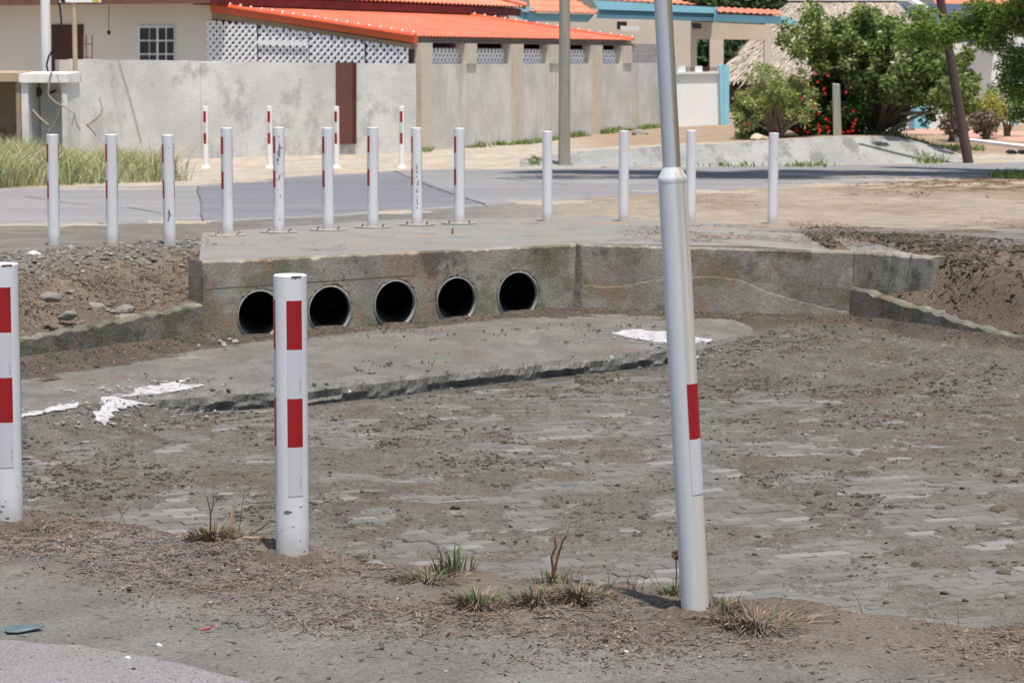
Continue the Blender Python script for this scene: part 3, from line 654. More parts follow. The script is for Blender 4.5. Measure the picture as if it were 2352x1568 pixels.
# joint fillet between headwall and right wing, cracked earth slope on the wing
m = MB(); pts = []
for k in range(9):
    t = k/8; z = lerp(.09, -.52, t); wv = .012 + .03*t + random.uniform(0, .015)
    c = Vector((HW_R.x, HW_R.y, z)); pts.append((c - hd*wv*.6 + hn*.004, c + hn*(.012 + .02*t) + Vector((.02, -.01, 0)), c + Vector((wv*1.5, -.016, 0))))
vs = [q for tr in pts for q in tr]; fs = [(3*k+j, 3*k+j+1, 3*k+j+4, 3*k+j+3) for k in range(8) for j in range(2)]
m.add(vs, fs); m.build('joint_mortar', MT['lowwall'], culvert, CUL)

# concrete apron in front of the pipe mouths
apr = MB(); N1, N2 = 340, 14
lx = np.linspace(lip[0].x, lip[-1].x, N1)
vs = []; fs = []
for i, x in enumerate(lx):
    yl = float(lip_y(x)) + .06*(float(fbm(x, 0, 2.2, 90)) - .5)*2 + .05*(float(fbm(x, 0, 11, 96, 3)) - .5); zl = LIPZ + .05*(float(fbm(x, 0, 4.1, 98, 5)) - .5)
    yb = float(far_y(x)) + .02
    zb = np.interp(x, [LEFT_X - 1.2, LEFT_X, HW_R.x, RIGHT_X], [-.60, -.565, -.49, -.545])
    h = .135 if random.random() > .06 else .10
    k1 = 1.5*(float(fbm(x, 0, 7, 99, 5)) - .5); k2 = 1.5*(float(fbm(x, 0, 9, 95, 5)) - .5); rows = [(yl + .0 + .10*k1, FZ - .06), (yl + .005 + .10*k2, FZ + .02 + .03*k1), (yl - .01 + .06*k1, FZ + .06 + .04*k2), (yl + .01 + .05*k2, zl - .030), (yl + .06 + .04*k1, zl)]
    for j in range(1, N2): rows.append((lerp(yl, yb, j/(N2-1)), lerp(zl, zb, j/(N2-1)) + .010*(float(fbm(x, lerp(yl, yb, j/(N2-1)), 2.2, 93)) - .5)))
    vs += [(x + random.uniform(-.006,.006), y, z) for y, z in rows]
R_ = N2 + 4
for i in range(N1 - 1):
    for j in range(R_ - 1): fs.append((i*R_+j, (i+1)*R_+j, (i+1)*R_+j+1, i*R_+j+1))
apr.add(vs, fs)
apr.mi = [1 if (k % (R_-1)) < 4 else 0 for k in range(len(apr.f))]
apron = tag(apr.build('concrete_apron', [MT['apron'], MT['lip']], smooth=False), 'broken edged concrete apron below the pipe mouths', kind='structure')
def blob(name, pts, z, mat, parent, wobble=.02, n=90, seed=0):
    """thin irregular film lying on a surface"""
    P2 = [Vector((p.x, p.y, 0)) for p in pts]; out = []
    per = [(P2[i], P2[(i+1) % len(P2)]) for i in range(len(P2))]; tot = sum((b-a).length for a, b in per); r = random.Random(seed)
    for a, b in per:
        k = max(2, int(n*(b-a).length/tot)); nn = Vector(((b-a).y, -(b-a).x, 0)).normalized()
        for i in range(k): out.append(lerp(a, b, i/k) + nn*r.uniform(-wobble, wobble))
    bm = bmesh.new(); f = bm.faces.new([bm.verts.new(p) for p in out]); bmesh.ops.triangulate(bm, faces=[f])
    bmesh.ops.recalc_face_normals(bm, faces=bm.faces)
    if sum(f.normal.z for f in bm.faces) < 0: bmesh.ops.reverse_faces(bm, faces=bm.faces)
    bmesh.ops.subdivide_edges(bm, edges=bm.edges, cuts=1, use_grid_fill=True)
    for v in bm.verts: v.co.z = z(v.co.x, v.co.y) - (.020 if v.is_boundary and name == 'sand_film' else .008 if v.is_boundary else 0)
    me = bpy.data.meshes.new(name); bm.to_mesh(me); bm.free(); me.materials.append(mat)
    o = bpy.data.objects.new(name, me); COL.objects.link(o); o.parent = parent; return o
def apron_z(x, y):
    yl = float(lip_y(x)); yb = float(far_y(x)) + .02; zb = np.interp(x, [LEFT_X - 1.2, LEFT_X, HW_R.x, RIGHT_X], [-.60, -.565, -.49, -.545])
    if y < yl + .05: return fl(x, y) + .016
    return lerp(LIPZ, zb, max(0, min(1, (y - yl)/(yb - yl)))) + .010*(float(fbm(x, y, 2.2, 93)) - .5) + .011
def fl(x, y): return FZ + float(mud_cover(np.array(x), np.array(y))) + float(floor_fill(np.array(x), np.array(y)))
blob('white_spill', [gp(u, v, LIPZ) for u, v in ((212, 940), (240, 925), (225, 915), (300, 905), (320, 893), (400, 880), (438, 872), (415, 884), (470, 886), (430, 896), (360, 906), (300, 920), (262, 930), (245, 942))], apron_z, MT['white_spill'], apron, .02, 110, 2)
blob('white_spill', [gp(u, v, LIPZ) for u, v in ((30, 953), (90, 944), (130, 932), (183, 926), (178, 936), (120, 944), (80, 952), (30, 958))], apron_z, MT['white_spill'], apron, .012, 60, 3)
blob('white_spill', [gp(u, v, -.56) for u, v in ((1405, 768), (1450, 761), (1540, 764), (1640, 772), (1600, 783), (1560, 781), (1500, 779), (1440, 774))], apron_z, MT['white_spill'], apron, .014, 60, 4)

# plaster skin on the lower right wing, formwork seam on the headwall, dirt drifted against the walls
wd_ = Vector((WW_R.x - HW_R.x, WW_R.y - HW_R.y, 0)).normalized(); wn_ = Vector((wd_.y, -wd_.x, 0)); W0 = Vector((HW_R.x + .015, HW_R.y - .01, 0))
def on_wing(u, v, off):
    d = Vector(ray(u, v)); C = Vector((0, 0, CAMH)); p0 = W0 + wn_*off; t = (p0 - C).dot(wn_)/d.dot(wn_); return C + d*t
tp = [(1336, 652), (1380, 657), (1430, 655), (1480, 647), (1530, 637), (1580, 634), (1640, 634), (1690, 639), (1730, 655), (1780, 675), (1840, 692), (1900, 706), (1950, 716)]
m = MB(); vs = []; fs = []; K = 60
uu = np.linspace(tp[0][0], tp[-1][0], K); vv_ = np.interp(uu, [t[0] for t in tp], [t[1] for t in tp])
for u, v in zip(uu, vv_):
    v += random.uniform(-1.5, 1.5); a = on_wing(u, v, .004); b = on_wing(u, v + 2.5 + random.uniform(0, 3), .008); c = on_wing(u, 770, .020); vs += [a, b, c]
for k in range(K - 1):
    for j in range(2): fs.append((3*k+j, 3*k+3+j, 3*k+4+j, 3*k+1+j))
m.add(vs, fs); m.build('plaster_skin', MT['headwall'], culvert, CUL)
m = MB(); m.beam(P(.02, -.125, -.0005), P(2.0, -.100, -.0005), .003, .005); m.build('form_seam', MT['lowwall'], culvert, CUL)
gx = np.arange(-5.2, 4.6, .03); tt = np.linspace(-.06, 1.1, 34); DX, DT = np.meshgrid(gx, tt)
DY = far_y(DX) - DT
def base_floor(x, y):
    yl = lip_y(x); yb = far_y(x) + .02; zb = np.interp(x, [LEFT_X - 1.2, LEFT_X, HW_R.x, RIGHT_X], [-.60, -.565, -.49, -.545])
    za = LIPZ + (zb - LIPZ)*np.clip((y - yl)/(yb - yl), 0, 1) + .010*(fbm(x, y, 2.2, 93) - .5)
    zf = FZ + mud_cover(x, y) + floor_fill(x, y)
    return np.where((x < 1.9) & (y > yl), za, zf)
wl = 1 - sstep((DX - LEFT_X + .1)/.5)
hgt = (.055 + .06*wl)*np.exp(-np.clip(DT, 0, 9)/(.16 + .22*wl)) + .055*(fbm(DX, DY, 2.4, 180) - .56) + .02*(fbm(DX, DY, 12, 184, 3) - .5) - .022*sstep((DT - .3)/.6)*(1 - wl) - .012
DZ = base_floor(DX, DY) + hgt
DT_ = np.zeros(DX.shape + (3,)) + np.array((.092, .076, .062)); DT_ *= (.75 + .5*fbm(DX, DY, 6, 186))[..., None]
tag(grid_mesh('dirt_drift', DX, DY, DZ, MT['ground'], DT_), 'brown dirt drifted against the foot of the culvert walls', kind='stuff')

# white specks round the spills

# drifted sand over the road edges and cracks in the asphalt
def road_z(x, y): return h1(x, y) + .014
for k, (u, v, w_, h_) in enumerate(((120, 524, 150, 5), (420, 516, 90, 5), (900, 487, 120, 4), (1250, 464, 120, 6), (1600, 440, 150, 5), (1900, 424, 160, 4), (240, 434, 150, 3), (560, 416, 90, 4), (760, 397, 120, 3), (1050, 388, 120, 2), (1500, 383, 160, 2), (2050, 412, 120, 3))):
    r_ = random.Random(k + 40); ring = []
    for j in range(18):
        a = 2*math.pi*j/18; q = r_.uniform(.45, 1.15); ring.append(gp(u + w_*math.cos(a)*q, v + h_*math.sin(a)*q, .045))
    blob('sand_film', ring, road_z, MT['sand_film'], road, .05, 70, k)
for k, pts in enumerate((((456, 428), (452, 440), (460, 455), (463, 470), (461, 488), (467, 516)), ((905, 392), (960, 418), (1020, 440), (1075, 458), (1125, 474)), ((60, 452), (180, 470), (300, 478), (420, 500)), ((1150, 410), (1300, 425), (1420, 428)))):
    P3 = []
    for (a, b) in zip(pts[:-1], pts[1:]):
        for t in np.linspace(0, 1, 7)[:-1]: P3.append(gp(lerp(a[0], b[0], t) + random.uniform(-1.2, 1.2), lerp(a[1], b[1], t), .045))
    m = MB(); vs = []
    for q in P3:
        w_ = random.uniform(.003, .014); z = h1(q.x, q.y) + .017; vs += [(q.x - w_, q.y - w_*.5, z), (q.x + w_, q.y + w_*.5, z)]
    m.add(vs, [(2*i, 2*i+1, 2*i+3, 2*i+2) for i in range(len(P3) - 1)]); m.build('road_crack', MT['crack'], road)

# ================================================================== bollards
def sticker(parent, R_, ang, half, z0, z1, mat, name):
    """curved strip of tape on a post of radius R_; ang measured from the camera-facing side, + to the right"""
    n = 8; me = bpy.data.meshes.new(name); vs = []; fs = []; uv = []
    for k in range(n + 1):
        a = ang - half + 2*half*k/n
        for r, z in ((R_ - .001, z0), (R_ + .0012, z0), (R_ + .0012, z1), (R_ - .001, z1)): vs.append((r*math.sin(a), -r*math.cos(a), z))
    for k in range(n):
        for j in range(3): fs.append((4*k+j, 4*k+4+j, 4*k+5+j, 4*k+1+j))
    me.from_pydata(vs, [], fs); me.materials.append(mat)
    ul = me.uv_layers.new(name='UVMap')
    for p in me.polygons:
        for li, vi in zip(p.loop_indices, p.vertices):
            ul.data[li].uv = ((vi//4)/n*(2*half*R_)/.02, vs[vi][2]/.02)
    me.polygons.foreach_set('use_smooth', [True]*len(me.polygons))
    o = bpy.data.objects.new(name, me); COL.objects.link(o); o.parent = parent
    o.data.set_sharp_from_angle(angle=math.radians(35)); return o
def bollard(loc, h, dia, label, group, strips=(), seg=.166, top_gap=.085, plate=False, mat='paint', tilt=(0,0), first='red', nseg=4, half=.48, rust=False):
    r = dia/2; root = empty('bollard', loc, label, 'bollard', group); root.rotation_euler = (tilt[0], tilt[1], 0)
    m = MB(); m.lathe([(r, -.12), (r, h*.33), (r, h*.66), (r, h - .004), (r - .004, h), (0.002, h + .0015)], 40)
    m.build('post', MT[mat], root, smooth=True, sharp=35)
    for a in strips:
        z = h - top_gap
        for k in range(nseg):
            c = ('red', 'white_refl')[(k + (first != 'red')) % 2]
            sticker(root, r, math.radians(a), half, z - seg, z, MT[c], 'red_sticker' if c == 'red' else 'white_sticker'); z -= seg
    if plate:
        m = MB(); m.lathe([(.175, .000), (.175, .006), (.172, .008), (r*.9, .010)], 36); m.build('base_plate', MT['steel'], root, smooth=True, sharp=30)
        for k in range(4):
            a = math.pi/4 + k*math.pi/2; m = MB(); m.lathe([(.009, .010), (.009, .018), (.005, .019), (.005, .026)], 6, (.14*math.cos(a), .14*math.sin(a), 0)); m.build('bolt', MT['rust'], root)
    if rust:
        m = MB(); n = 14; vs = []
        for k in range(n + 1):
            a = lerp(.15, .85, k/n); w_ = .004 + .006*random.random()
            for q in (0, -w_): vs.append(((r - .001)*math.sin(a) , -(r - .001)*math.cos(a) - .0022, h - .0015 + q))
        m.add(vs, [(2*k, 2*k+2, 2*k+3, 2*k+1) for k in range(n)]); m.build('rust_patch', MT['rust'], root)
    return root
def chip(root, R_, ang, z, w_, h_, seed, mat='chip'):
    r = random.Random(seed); n = 14; vs = [(R_ + .0006, 0, 0)]; a0 = math.radians(ang)
    pts = [(0, 0)] + [(w_*.5*math.cos(t)*r.uniform(.45, 1.1), h_*.5*math.sin(t)*r.uniform(.45, 1.1)) for t in (2*math.pi*k/n for k in range(n))]
    vs = [((R_ + .0006)*math.sin(a0 + x/R_), -(R_ + .0006)*math.cos(a0 + x/R_), z + y) for x, y in pts]
    m = MB(); m.add(vs, [(0, 1 + k, 1 + (k + 1) % n) for k in range(n)]); return m.build('paint_chip', MT[mat], root)
def marks(root, R_, ang, z):
    for k in range(4):
        a = math.radians(ang); m = MB(); p = Vector(((R_ + .0016)*math.sin(a), -(R_ + .0016)*math.cos(a), z + k*.009 + (.003 if k > 1 else 0)))
        m.box(p, (.0022, .0006, .005), (math.cos(a), math.sin(a), 0)); m.build('print_mark', MT['beam'], root)
def on(u, v, z): p = gp(u, v, z); return Vector((p.x, p.y, z))
def on_ground(u, v, z0=0.0):
    z = z0
    for _ in range(16):
        p = gp(u, v, z); z = .5*z + .5*h1(p.x, p.y)
    return Vector((p.x, p.y, h1(p.x, p.y)))
# near ones
p = on_ground(672, 1281); nb = bollard(p, .972, .113, 'large white bollard with red stickers in the foreground, left of centre', 'bollards along the near bank', (19, -86, 139), rust=True)
p = on_ground(18, 1205); nb2 = bollard(p, .972, .113, 'foreground white bollard cut off by the left picture edge', 'bollards along the near bank', (11, -109, 131), mat='paint', rust=True)
for k, (a_, z_, w_, h_) in enumerate(((-10, .168, .034, .014), (36, .185, .012, .006), (8, .118, .006, .008), (-34, .105, .005, .005), (34, .07, .006, .007), (-48, .09, .004, .006), (-20, .66, .003, .003), (50, .03, .012, .008), (34, .095, .004, .004), (20, .04, .004, .003))): chip(nb, .0565, a_, z_, w_, h_, k)
for k, (a_, z_, w_, h_) in enumerate(((52, .15, .005, .009), (60, .10, .004, .008), (-6, .08, .018, .006), (-14, .06, .012, .012), (4, .10, .006, .005), (10, .035, .020, .008))): chip(nb2, .0565, a_, z_, w_, h_, 20 + k)
for z_ in (.972 - .085 - .166*1.82, .972 - .085 - .166*3.82): marks(nb, .0565, 37, z_)
for z_ in (.972 - .085 - .166*1.9, .972 - .085 - .166*3.8): marks(nb2, .0565, 30, z_)
# row beside the road
GA = 'bollards along the culvert and road edge'
row = [(124, 559, 250, False, -76, 'paint', 'leftmost of the three bollards standing in gravel left of the culvert deck'),
       (258, 558, 249, False, -76, 'paint', 'middle of the three bollards standing in gravel left of the culvert deck'),
       (390, 557, 247, False, -76, 'paint', 'third gravel bollard, grey scuff low down, next to the culvert deck'),
       (523, 540, 246, True, -66, 'paint', 'first plate-mounted bollard at the left end of the culvert deck'),
       (641, 533, 240, True, -68, 'paint_chip', 'plate-mounted bollard with a large grey peeled patch near its top'),
       (754, 528, 234, True, -66, 'paint', 'third plate-mounted bollard from the left end of the deck'),
       (856, 522, 229, True, -66, 'paint', 'fourth plate-mounted bollard from the left end of the deck'),
       (958, 516, 222, True, -75, 'paint_chip', 'plate-mounted bollard with dark scrapes down its lower half'),
       (1055, 513, 218, True, -66, 'paint', 'last plate-mounted bollard of the deck, above the fourth pipe mouth'),
       (1257, 507, 205, False, None, 'paint_far', 'plain white bollard without stickers, above the fifth pipe mouth'),
       (1432, 507, 206, False, None, 'paint_far', 'plain white bollard between the grey utility pole and the leaning lamp post'),
       (1586, 502, 202, False, None, 'paint_far', 'plain white bollard half hidden just right of the leaning lamp post'),
       (1774, 507, 201, False, None, 'paint_far', 'rightmost plain white bollard on the sandy ground')]
for u, v, hp, plate, ang, mat, lab in row:
    p = on(u, v, .10); z = .100 if -2.8 < p.x < 1.5 else h1(p.x, p.y)
    hh = hp*p.y/FPX
    rb = bollard((p.x, p.y, z), hh + (.10 - z), .106 if u < 1100 else .100, lab, GA, (ang + math.degrees(math.atan2(-p.x, p.y)), ang + 180) if ang else (), seg=.160, top_gap=.083, plate=plate, mat=mat, tilt=(random.uniform(-.006,.006), random.uniform(-.008,.008)), half=.55)
    R_ = .053 if u < 1100 else .050; r_ = random.Random(u)
    for k in range(r_.randint(1, 5)): chip(rb, R_, r_.uniform(-60, 70), r_.uniform(.03, hh*.95), r_.uniform(.004, .012), r_.uniform(.006, .02), u + k)
    if u == 641:
        chip(rb, R_, 8, .74, .045, .10, 1); chip(rb, R_, 14, .80, .025, .10, 2); chip(rb, R_, -2, .68, .03, .05, 3); chip(rb, R_, 10, .52, .02, .07, 4); chip(rb, R_, 5, .90, .012, .02, 5)
        for k in range(14): chip(rb, R_, r_.uniform(-25, 40), r_.uniform(.08, .9), r_.uniform(.006, .02), r_.uniform(.01, .04), 70 + k)
    if u == 958:
        for k in range(12): chip(rb, R_, 8 + r_.uniform(-8, 8), .17 + .038*k + r_.uniform(-.01, .01), r_.uniform(.01, .03), r_.uniform(.02, .05), 90 + k)
    if u == 390: chip(rb, R_, 8, .27, .03, .09, 6); chip(rb, R_, 0, .22, .02, .05, 7)
for k, (u, lab) in enumerate(((473, 'leftmost of four small striped bollards in front of the grey wall'), (620, 'second from left of four small striped bollards at the grey wall'),
                   (773, 'small striped far bollard beside the brown steel panel'), (923, 'rightmost of four small striped bollards in front of the grey wall'))):
    p = on(u, 387, .02); hh = 141*p.y/FPX
    root = bollard((p.x, p.y, h1(p.x, p.y)), hh, .092, lab, 'far bollards before the grey wall', (-8, 112, 232), seg=.17, top_gap=.075, plate=False, mat='paint_bright', half=.50, nseg=3)
    m = MB(); m.lathe([(.075, -.03), (.075, .008), (.055, .035), (.046, .05)], 16); m.build('footing', MT['white'], root)

# ================================================================== leaning lamp post
pb = on_ground(1598, 1406); pb.z -= .012
lp = empty('leaning_post', pb, 'tall leaning white metal post with one red and white sticker, right foreground', 'post')
lp.rotation_euler = (0, math.radians(-3.42), 0)
R1 = .0435; m = MB(); m.lathe([(R1, -.15), (R1, .3), (R1, .7), (R1, 1.335)], 40)
m.build('sleeve', MT['pole_paint'], lp, smooth=True, sharp=35)
m = MB(); m.lathe([(R1, 1.335), (R1 + .0015, 1.345), (R1, 1.355), (.030, 1.378), (.0285, 1.384)], 40); m.build('collar', MT['pole_paint'], lp, smooth=True, sharp=30)
m = MB(); m.lathe([(.0275, 1.38), (.0272, 2.0), (.0265, 3.4), (.026, 3.41)], 36); m.build('upper_tube', MT['galv'], lp, smooth=True, sharp=35)
sticker(lp, R1, math.radians(42), .56, .555, .725, MT['red'], 'red_sticker'); sticker(lp, R1, math.radians(42), .56, .385, .555, MT['white_refl'], 'white_sticker')
m = MB(); m.lathe([(.033, 3.40), (.033, 3.43), (.005, 3.44)], 24); m.build('cap', MT['galv'], lp, smooth=True, sharp=30)

# ================================================================== foreground plants and bits
def blades(n, h, spread, lean, wid, seed, base_r=.03, upright=.8):
    r = random.Random(seed); m = MB()
    for k in range(n):
        a = r.uniform(0, 2*math.pi); b0 = Vector((base_r*r.random()*math.cos(a), base_r*r.random()*math.sin(a), -.012))
        hh = h*r.uniform(.45, 1.1); dr = Vector((math.cos(a), math.sin(a), 0))*spread*r.uniform(.2, 1.0); w_ = wid*r.uniform(.6, 1.2)
        sd = Vector((-math.sin(a + .6), math.cos(a + .6), 0))*w_
        p1 = b0 + dr*.35 + Vector((0, 0, hh*.55)); p2 = b0 + dr + Vector((0, 0, hh*(1 - lean*r.random())))
        m.add([b0 - sd, b0 + sd, p1 + sd*.8, p1 - sd*.8, p2], [(0,1,2,3), (3,2,4)])
    return m
def tuft(u, v, label, green, dry, h, spread, seed, cat='grass', br=.05, extra=None):
    p = on_ground(u, v); z = p.z; root = empty('grass_tuft', (p.x, p.y, z), label, cat, 'weeds on the near bank')
    if green: blades(green, h, spread, .45, .0032, seed, br).build('green_blades', MT['blade'], root)['kind'] = 'stuff'
    if dry: blades(dry, h*.8, spread*1.1, .6, .0030, seed + 50, br*1.5).build('dry_blades', MT['drygrass'], root)['kind'] = 'stuff'
    if extra: extra(root)
    return root
def stick_part(root, pts, r0, r1, mat, name='stem', n=6):
    m = MB(); m.tube(pts, [lerp(r0, r1, i/(len(pts)-1)) for i in range(len(pts))], n, jit=.15); return m.build(name, mat, root)
def ex_stump(root):
    stick_part(root, [(.052, .0, -.02), (.060, .0, .05), (.075, .01, .125)], .009, .0065, MT['straw'], 'broken_stalk')
    stick_part(root, [(-.012, 0, 0), (-.008, 0, .09), (-.014, 0, .125), (-.022, 0, .16)], .004, .0015, MT['twig'])
    stick_part(root, [(-.006, 0, .10), (.004, 0, .14), (.0, 0, .165)], .003, .0012, MT['twig'])
    stick_part(root, [(.09, 0, .02), (.10, 0, .10), (.112, 0, .185)], .002, .001, MT['twig'])
    stick_part(root, [(.10, .01, 0), (.16, .0, .035), (.21, -.01, .075)], .0035, .002, MT['twig'])
    stick_part(root, [(.06, -.06, .0), (.12, -.065, .022), (.18, -.055, .018), (.215, -.05, .002)], .006, .004, MT['straw'], 'fallen_stalk')
tuft(490, 1240, 'dry tuft with a pale broken stalk just left of the foreground bollard', 30, 420, .10, .09, 1, extra=ex_stump, br=.06)
tuft(205, 1178, 'small brown stubble tuft by the left edge bollard', 0, 70, .07, .06, 2)
tuft(100, 1218, 'flattened dry tuft at the foot of the left edge bollard', 10, 60, .05, .08, 3)
tuft(985, 1332, 'low green and brown tuft left of centre on the bank', 70, 330, .065, .10, 4, br=.08)
tuft(1040, 1312, 'taller green tuft with two upright leaves on the bank', 30, 40, .13, .06, 5)
tuft(1095, 1392, 'spreading blue green tuft nearest the bare shoulder', 40, 160, .10, .13, 6)
tuft(1230, 1382, 'small green sprout amid cut straw on the bank', 26, 200, .09, .08, 7)
def ex_red(root):
    stick_part(root, [(0,0,-.01), (.004,0,.05), (-.002,0,.09), (.012,0,.125), (.008,0,.15)], .0065, .0025, MT['rust'], 'red_stem')
    stick_part(root, [(.008,0,.04), (.018,0,.09), (.036,0,.145), (.045,0,.16)], .005, .0025, MT['rust'], 'red_stem')
    stick_part(root, [(.045,0,.155), (.058,0,.20), (.064,0,.225)], .0012, .0007, MT['twig'])
tuft(1268, 1340, 'plant stump with two reddish stems above green leaves', 26, 30, .09, .05, 8, 'plant', extra=ex_red)
tuft(1330, 1372, 'clipped straw coloured tuft right of the reddish stump', 34, 330, .085, .08, 9, br=.07)
def ex_flower(root):
    stick_part(root, [(0,0,0), (.002,0,.07), (.0,0,.125)], .003, .002, MT['twig'])
    m = MB()
    for k in range(14):
        a = random.uniform(0, 6.28); m.box((.009*math.cos(a), .009*math.sin(a), random.uniform(.118, .142)), (.010, .006, .008), (math.cos(a), math.sin(a), .3), None)
    m.build('dried_flower', MT['rust'], root)
tuft(1552, 1366, 'dark weed with a dried flower head at the left foot of the leaning post', 26, 60, .075, .07, 10, 'plant', extra=ex_flower)
tuft(1660, 1400, 'pale and green tuft at the right foot of the leaning post', 34, 90, .08, .06, 11)
tuft(1735, 1432, 'matted brown hay tuft right of the leaning post', 6, 420, .085, .16, 12, br=.10)
for k in range(15):                     # bare dead seedlings along the crest
    u = random.choice((random.uniform(1350, 1560), random.uniform(1640, 2330), random.uniform(150, 330))); v = float(np.interp(u, (150, 330, 1350, 1560, 1640, 2330), (1172, 1206, 1345, 1358, 1372, 1428))) + random.uniform(-2, 12)
    p = gp(u, v, .01); z = h1(p.x, p.y); m = MB(); hgt = random.uniform(.035, .09); lx_ = random.uniform(-.05, .05)
    m.tube([(0,0,-.01), (lx_*.4, 0, hgt*.5), (lx_, .01, hgt)], [.0011, .0009, .0006], 4)
    for j in range(random.randint(0, 3)):
        t = random.uniform(.35, .8); q = Vector((lx_*t, 0, hgt*t)); m.tube([q, q + Vector((random.uniform(-.04,.04), 0, random.uniform(.015,.05)))], [.0008, .0005], 4)
    o = m.build('dead_seedling', MT['twig']); o.location = (p.x, p.y, z)
    tag(o, 'thin bare dead seedling sticking up from the bank crest', 'plant', 'dead seedlings on the bank crest')

def rock_mesh(seed, flat=.6, sub=2):
    bm = bmesh.new(); bmesh.ops.create_icosphere(bm, subdivisions=sub, radius=1); r = random.Random(seed); off = r.uniform(0, 50)
    dirs = [Vector((r.uniform(-1,1), r.uniform(-1,1), r.uniform(-1,1))).normalized() for _ in range(7)]; cut = [r.uniform(.55, .9) for _ in dirs]
    for v in bm.verts:
        for d, c in zip(dirs, cut):
            t = v.co.dot(d)
            if t > c: v.co -= d*(t - c)*.85
        v.co *= r.uniform(.94, 1.06); v.co.z *= flat
    me = bpy.data.meshes.new('rock'); bm.to_mesh(me); bm.free(); return me
def put_rock(name, u, v, wpx, z, label, mat, seed, flat=.6, cat='rock', group=None, hfun=None, sx=1.0):
    p = gp(u, v, z); r = wpx*p.y/FPX/2; me = rock_mesh(seed, flat); me.materials.append(mat)
    o = bpy.data.objects.new(name, me); COL.objects.link(o); zz = hfun(p.x, p.y) if hfun else z
    o.location = (p.x, p.y, zz + r*flat*.25); o.scale = (r*sx, r*.8, r); o.rotation_euler = (random.uniform(-.2,.2), random.uniform(-.2,.2), random.uniform(-.4,.4))
    return tag(o, label, cat, group)
GR = 'rocks in the left earth bank'
def hit_ground(u, v, z0):
    z = z0
    for _ in range(14):
        p = gp(u, v, z); z = .5*z + .5*h1(p.x, p.y)
    return z
for k, (u, v, w_, lab, sx) in enumerate(((112, 646, 42, 'pale grey rock high on the left bank', 1), (115, 686, 56, 'tan rock in the left bank near the foreground bollard', 1), (212, 712, 64, 'flat pale rock just above the left wing wall', 1.1), (155, 728, 48, 'thin blue grey rock slab low on the left bank', 1),
        (285, 716, 62, 'rounded tan rock above the middle of the left wing wall', 1), (400, 704, 58, 'long flat rock above the left wing wall near the culvert', 1.2), (160, 672, 28, 'small pale stone between two larger rocks on the left bank', 1), (85, 702, 40, 'brownish rock at the far left of the bank', 1),
        (340, 690, 24, 'small grey stone mid slope on the left bank', 1), (362, 695, 20, 'blue grey stone beside the dry leaf curl on the bank', 1), (310, 670, 20, 'dark blue stone mid slope on the left bank', 1), (80, 585, 30, 'white stone slab at the top left of the bank', 1.2), (250, 618, 30, 'grey rubble lump at the top of the left bank', 1))):
    z = hit_ground(u, v, -.1); put_rock('rock', u, v, w_, z, lab, MT['rock'] if k not in (11,) else MT['white_stone'], 100 + k, .5, 'rock', GR, sx=sx)
for k, (u, v, w_, lab) in enumerate(((293, 1484, 17, 'small white stone on the bare shoulder, lower left'), (366, 1460, 16, 'small chalky stone right of the white shoulder stone'), (1438, 1494, 12, 'small grey stone on the bare shoulder below centre'))):
    put_rock('pebble', u, v, w_, -.01, lab, MT['white_stone'], 200 + k, .8, 'stone', None, h1)
for k, (u, v, w_, lab) in enumerate(((2218, 1362, 22, 'dark mud lump near the right edge of the channel floor'), (2036, 1366, 20, 'grey mud lump on the floor below the paver band at right'), (1960, 1196, 14, 'lone round mud lump right of the leaning post'), (2160, 1150, 26, 'dark mud clod at right, left one of a pair'), (2290, 1155, 44, 'large dark clod near the right edge, mid floor'), (2303, 1297, 40, 'flat curled mud flake near the right edge'), (2320, 1355, 26, 'mossy mud lump at the lower right edge'),
        (1045, 1155, 30, 'mossy clod in the middle of the floor'), (1023, 1192, 15, 'dark round lump below the mossy clod'), (102, 982, 15, 'brown lump near the left end of the white spill'), (940, 1180, 22, 'mossy flat clod left of the centre lumps'), (1860, 1140, 18, 'angular dark clod right of the leaning post'), (2170, 1345, 24, 'flat grey stone at lower right floor'))):
    put_rock('mud_lump', u, v, w_, -.70, lab, MT['clod'], 300 + k, .6, 'mud lump', 'lumps on the channel floor', fl)
for k in range(12):
    u, v = random.uniform(455, 545), random.uniform(788, 806)
    put_rock('rubble', u, v, random.uniform(7, 20), -.57, 'small pale lump of broken mortar at the left corner of the pipe apron', MT['mortar_pale'], 500 + k, .7, 'rubble', 'mortar rubble at the culvert corner', lambda x, y: float(base_floor(np.array(x), np.array(y))) + .03)
for k in range(16):
    u = random.uniform(470, 1650); v = float(np.interp(u, [q[0] for q in lip_px], [q[1] for q in lip_px])) + random.uniform(-6, 4)
    put_rock('rubble', u, v, random.uniform(5, 16), -.60, 'small crumb of concrete broken from the apron lip', MT['lip'], 530 + k, .7, 'rubble', 'concrete crumbs along the apron lip', lambda x, y: float(base_floor(np.array(x), np.array(y))) + .0)
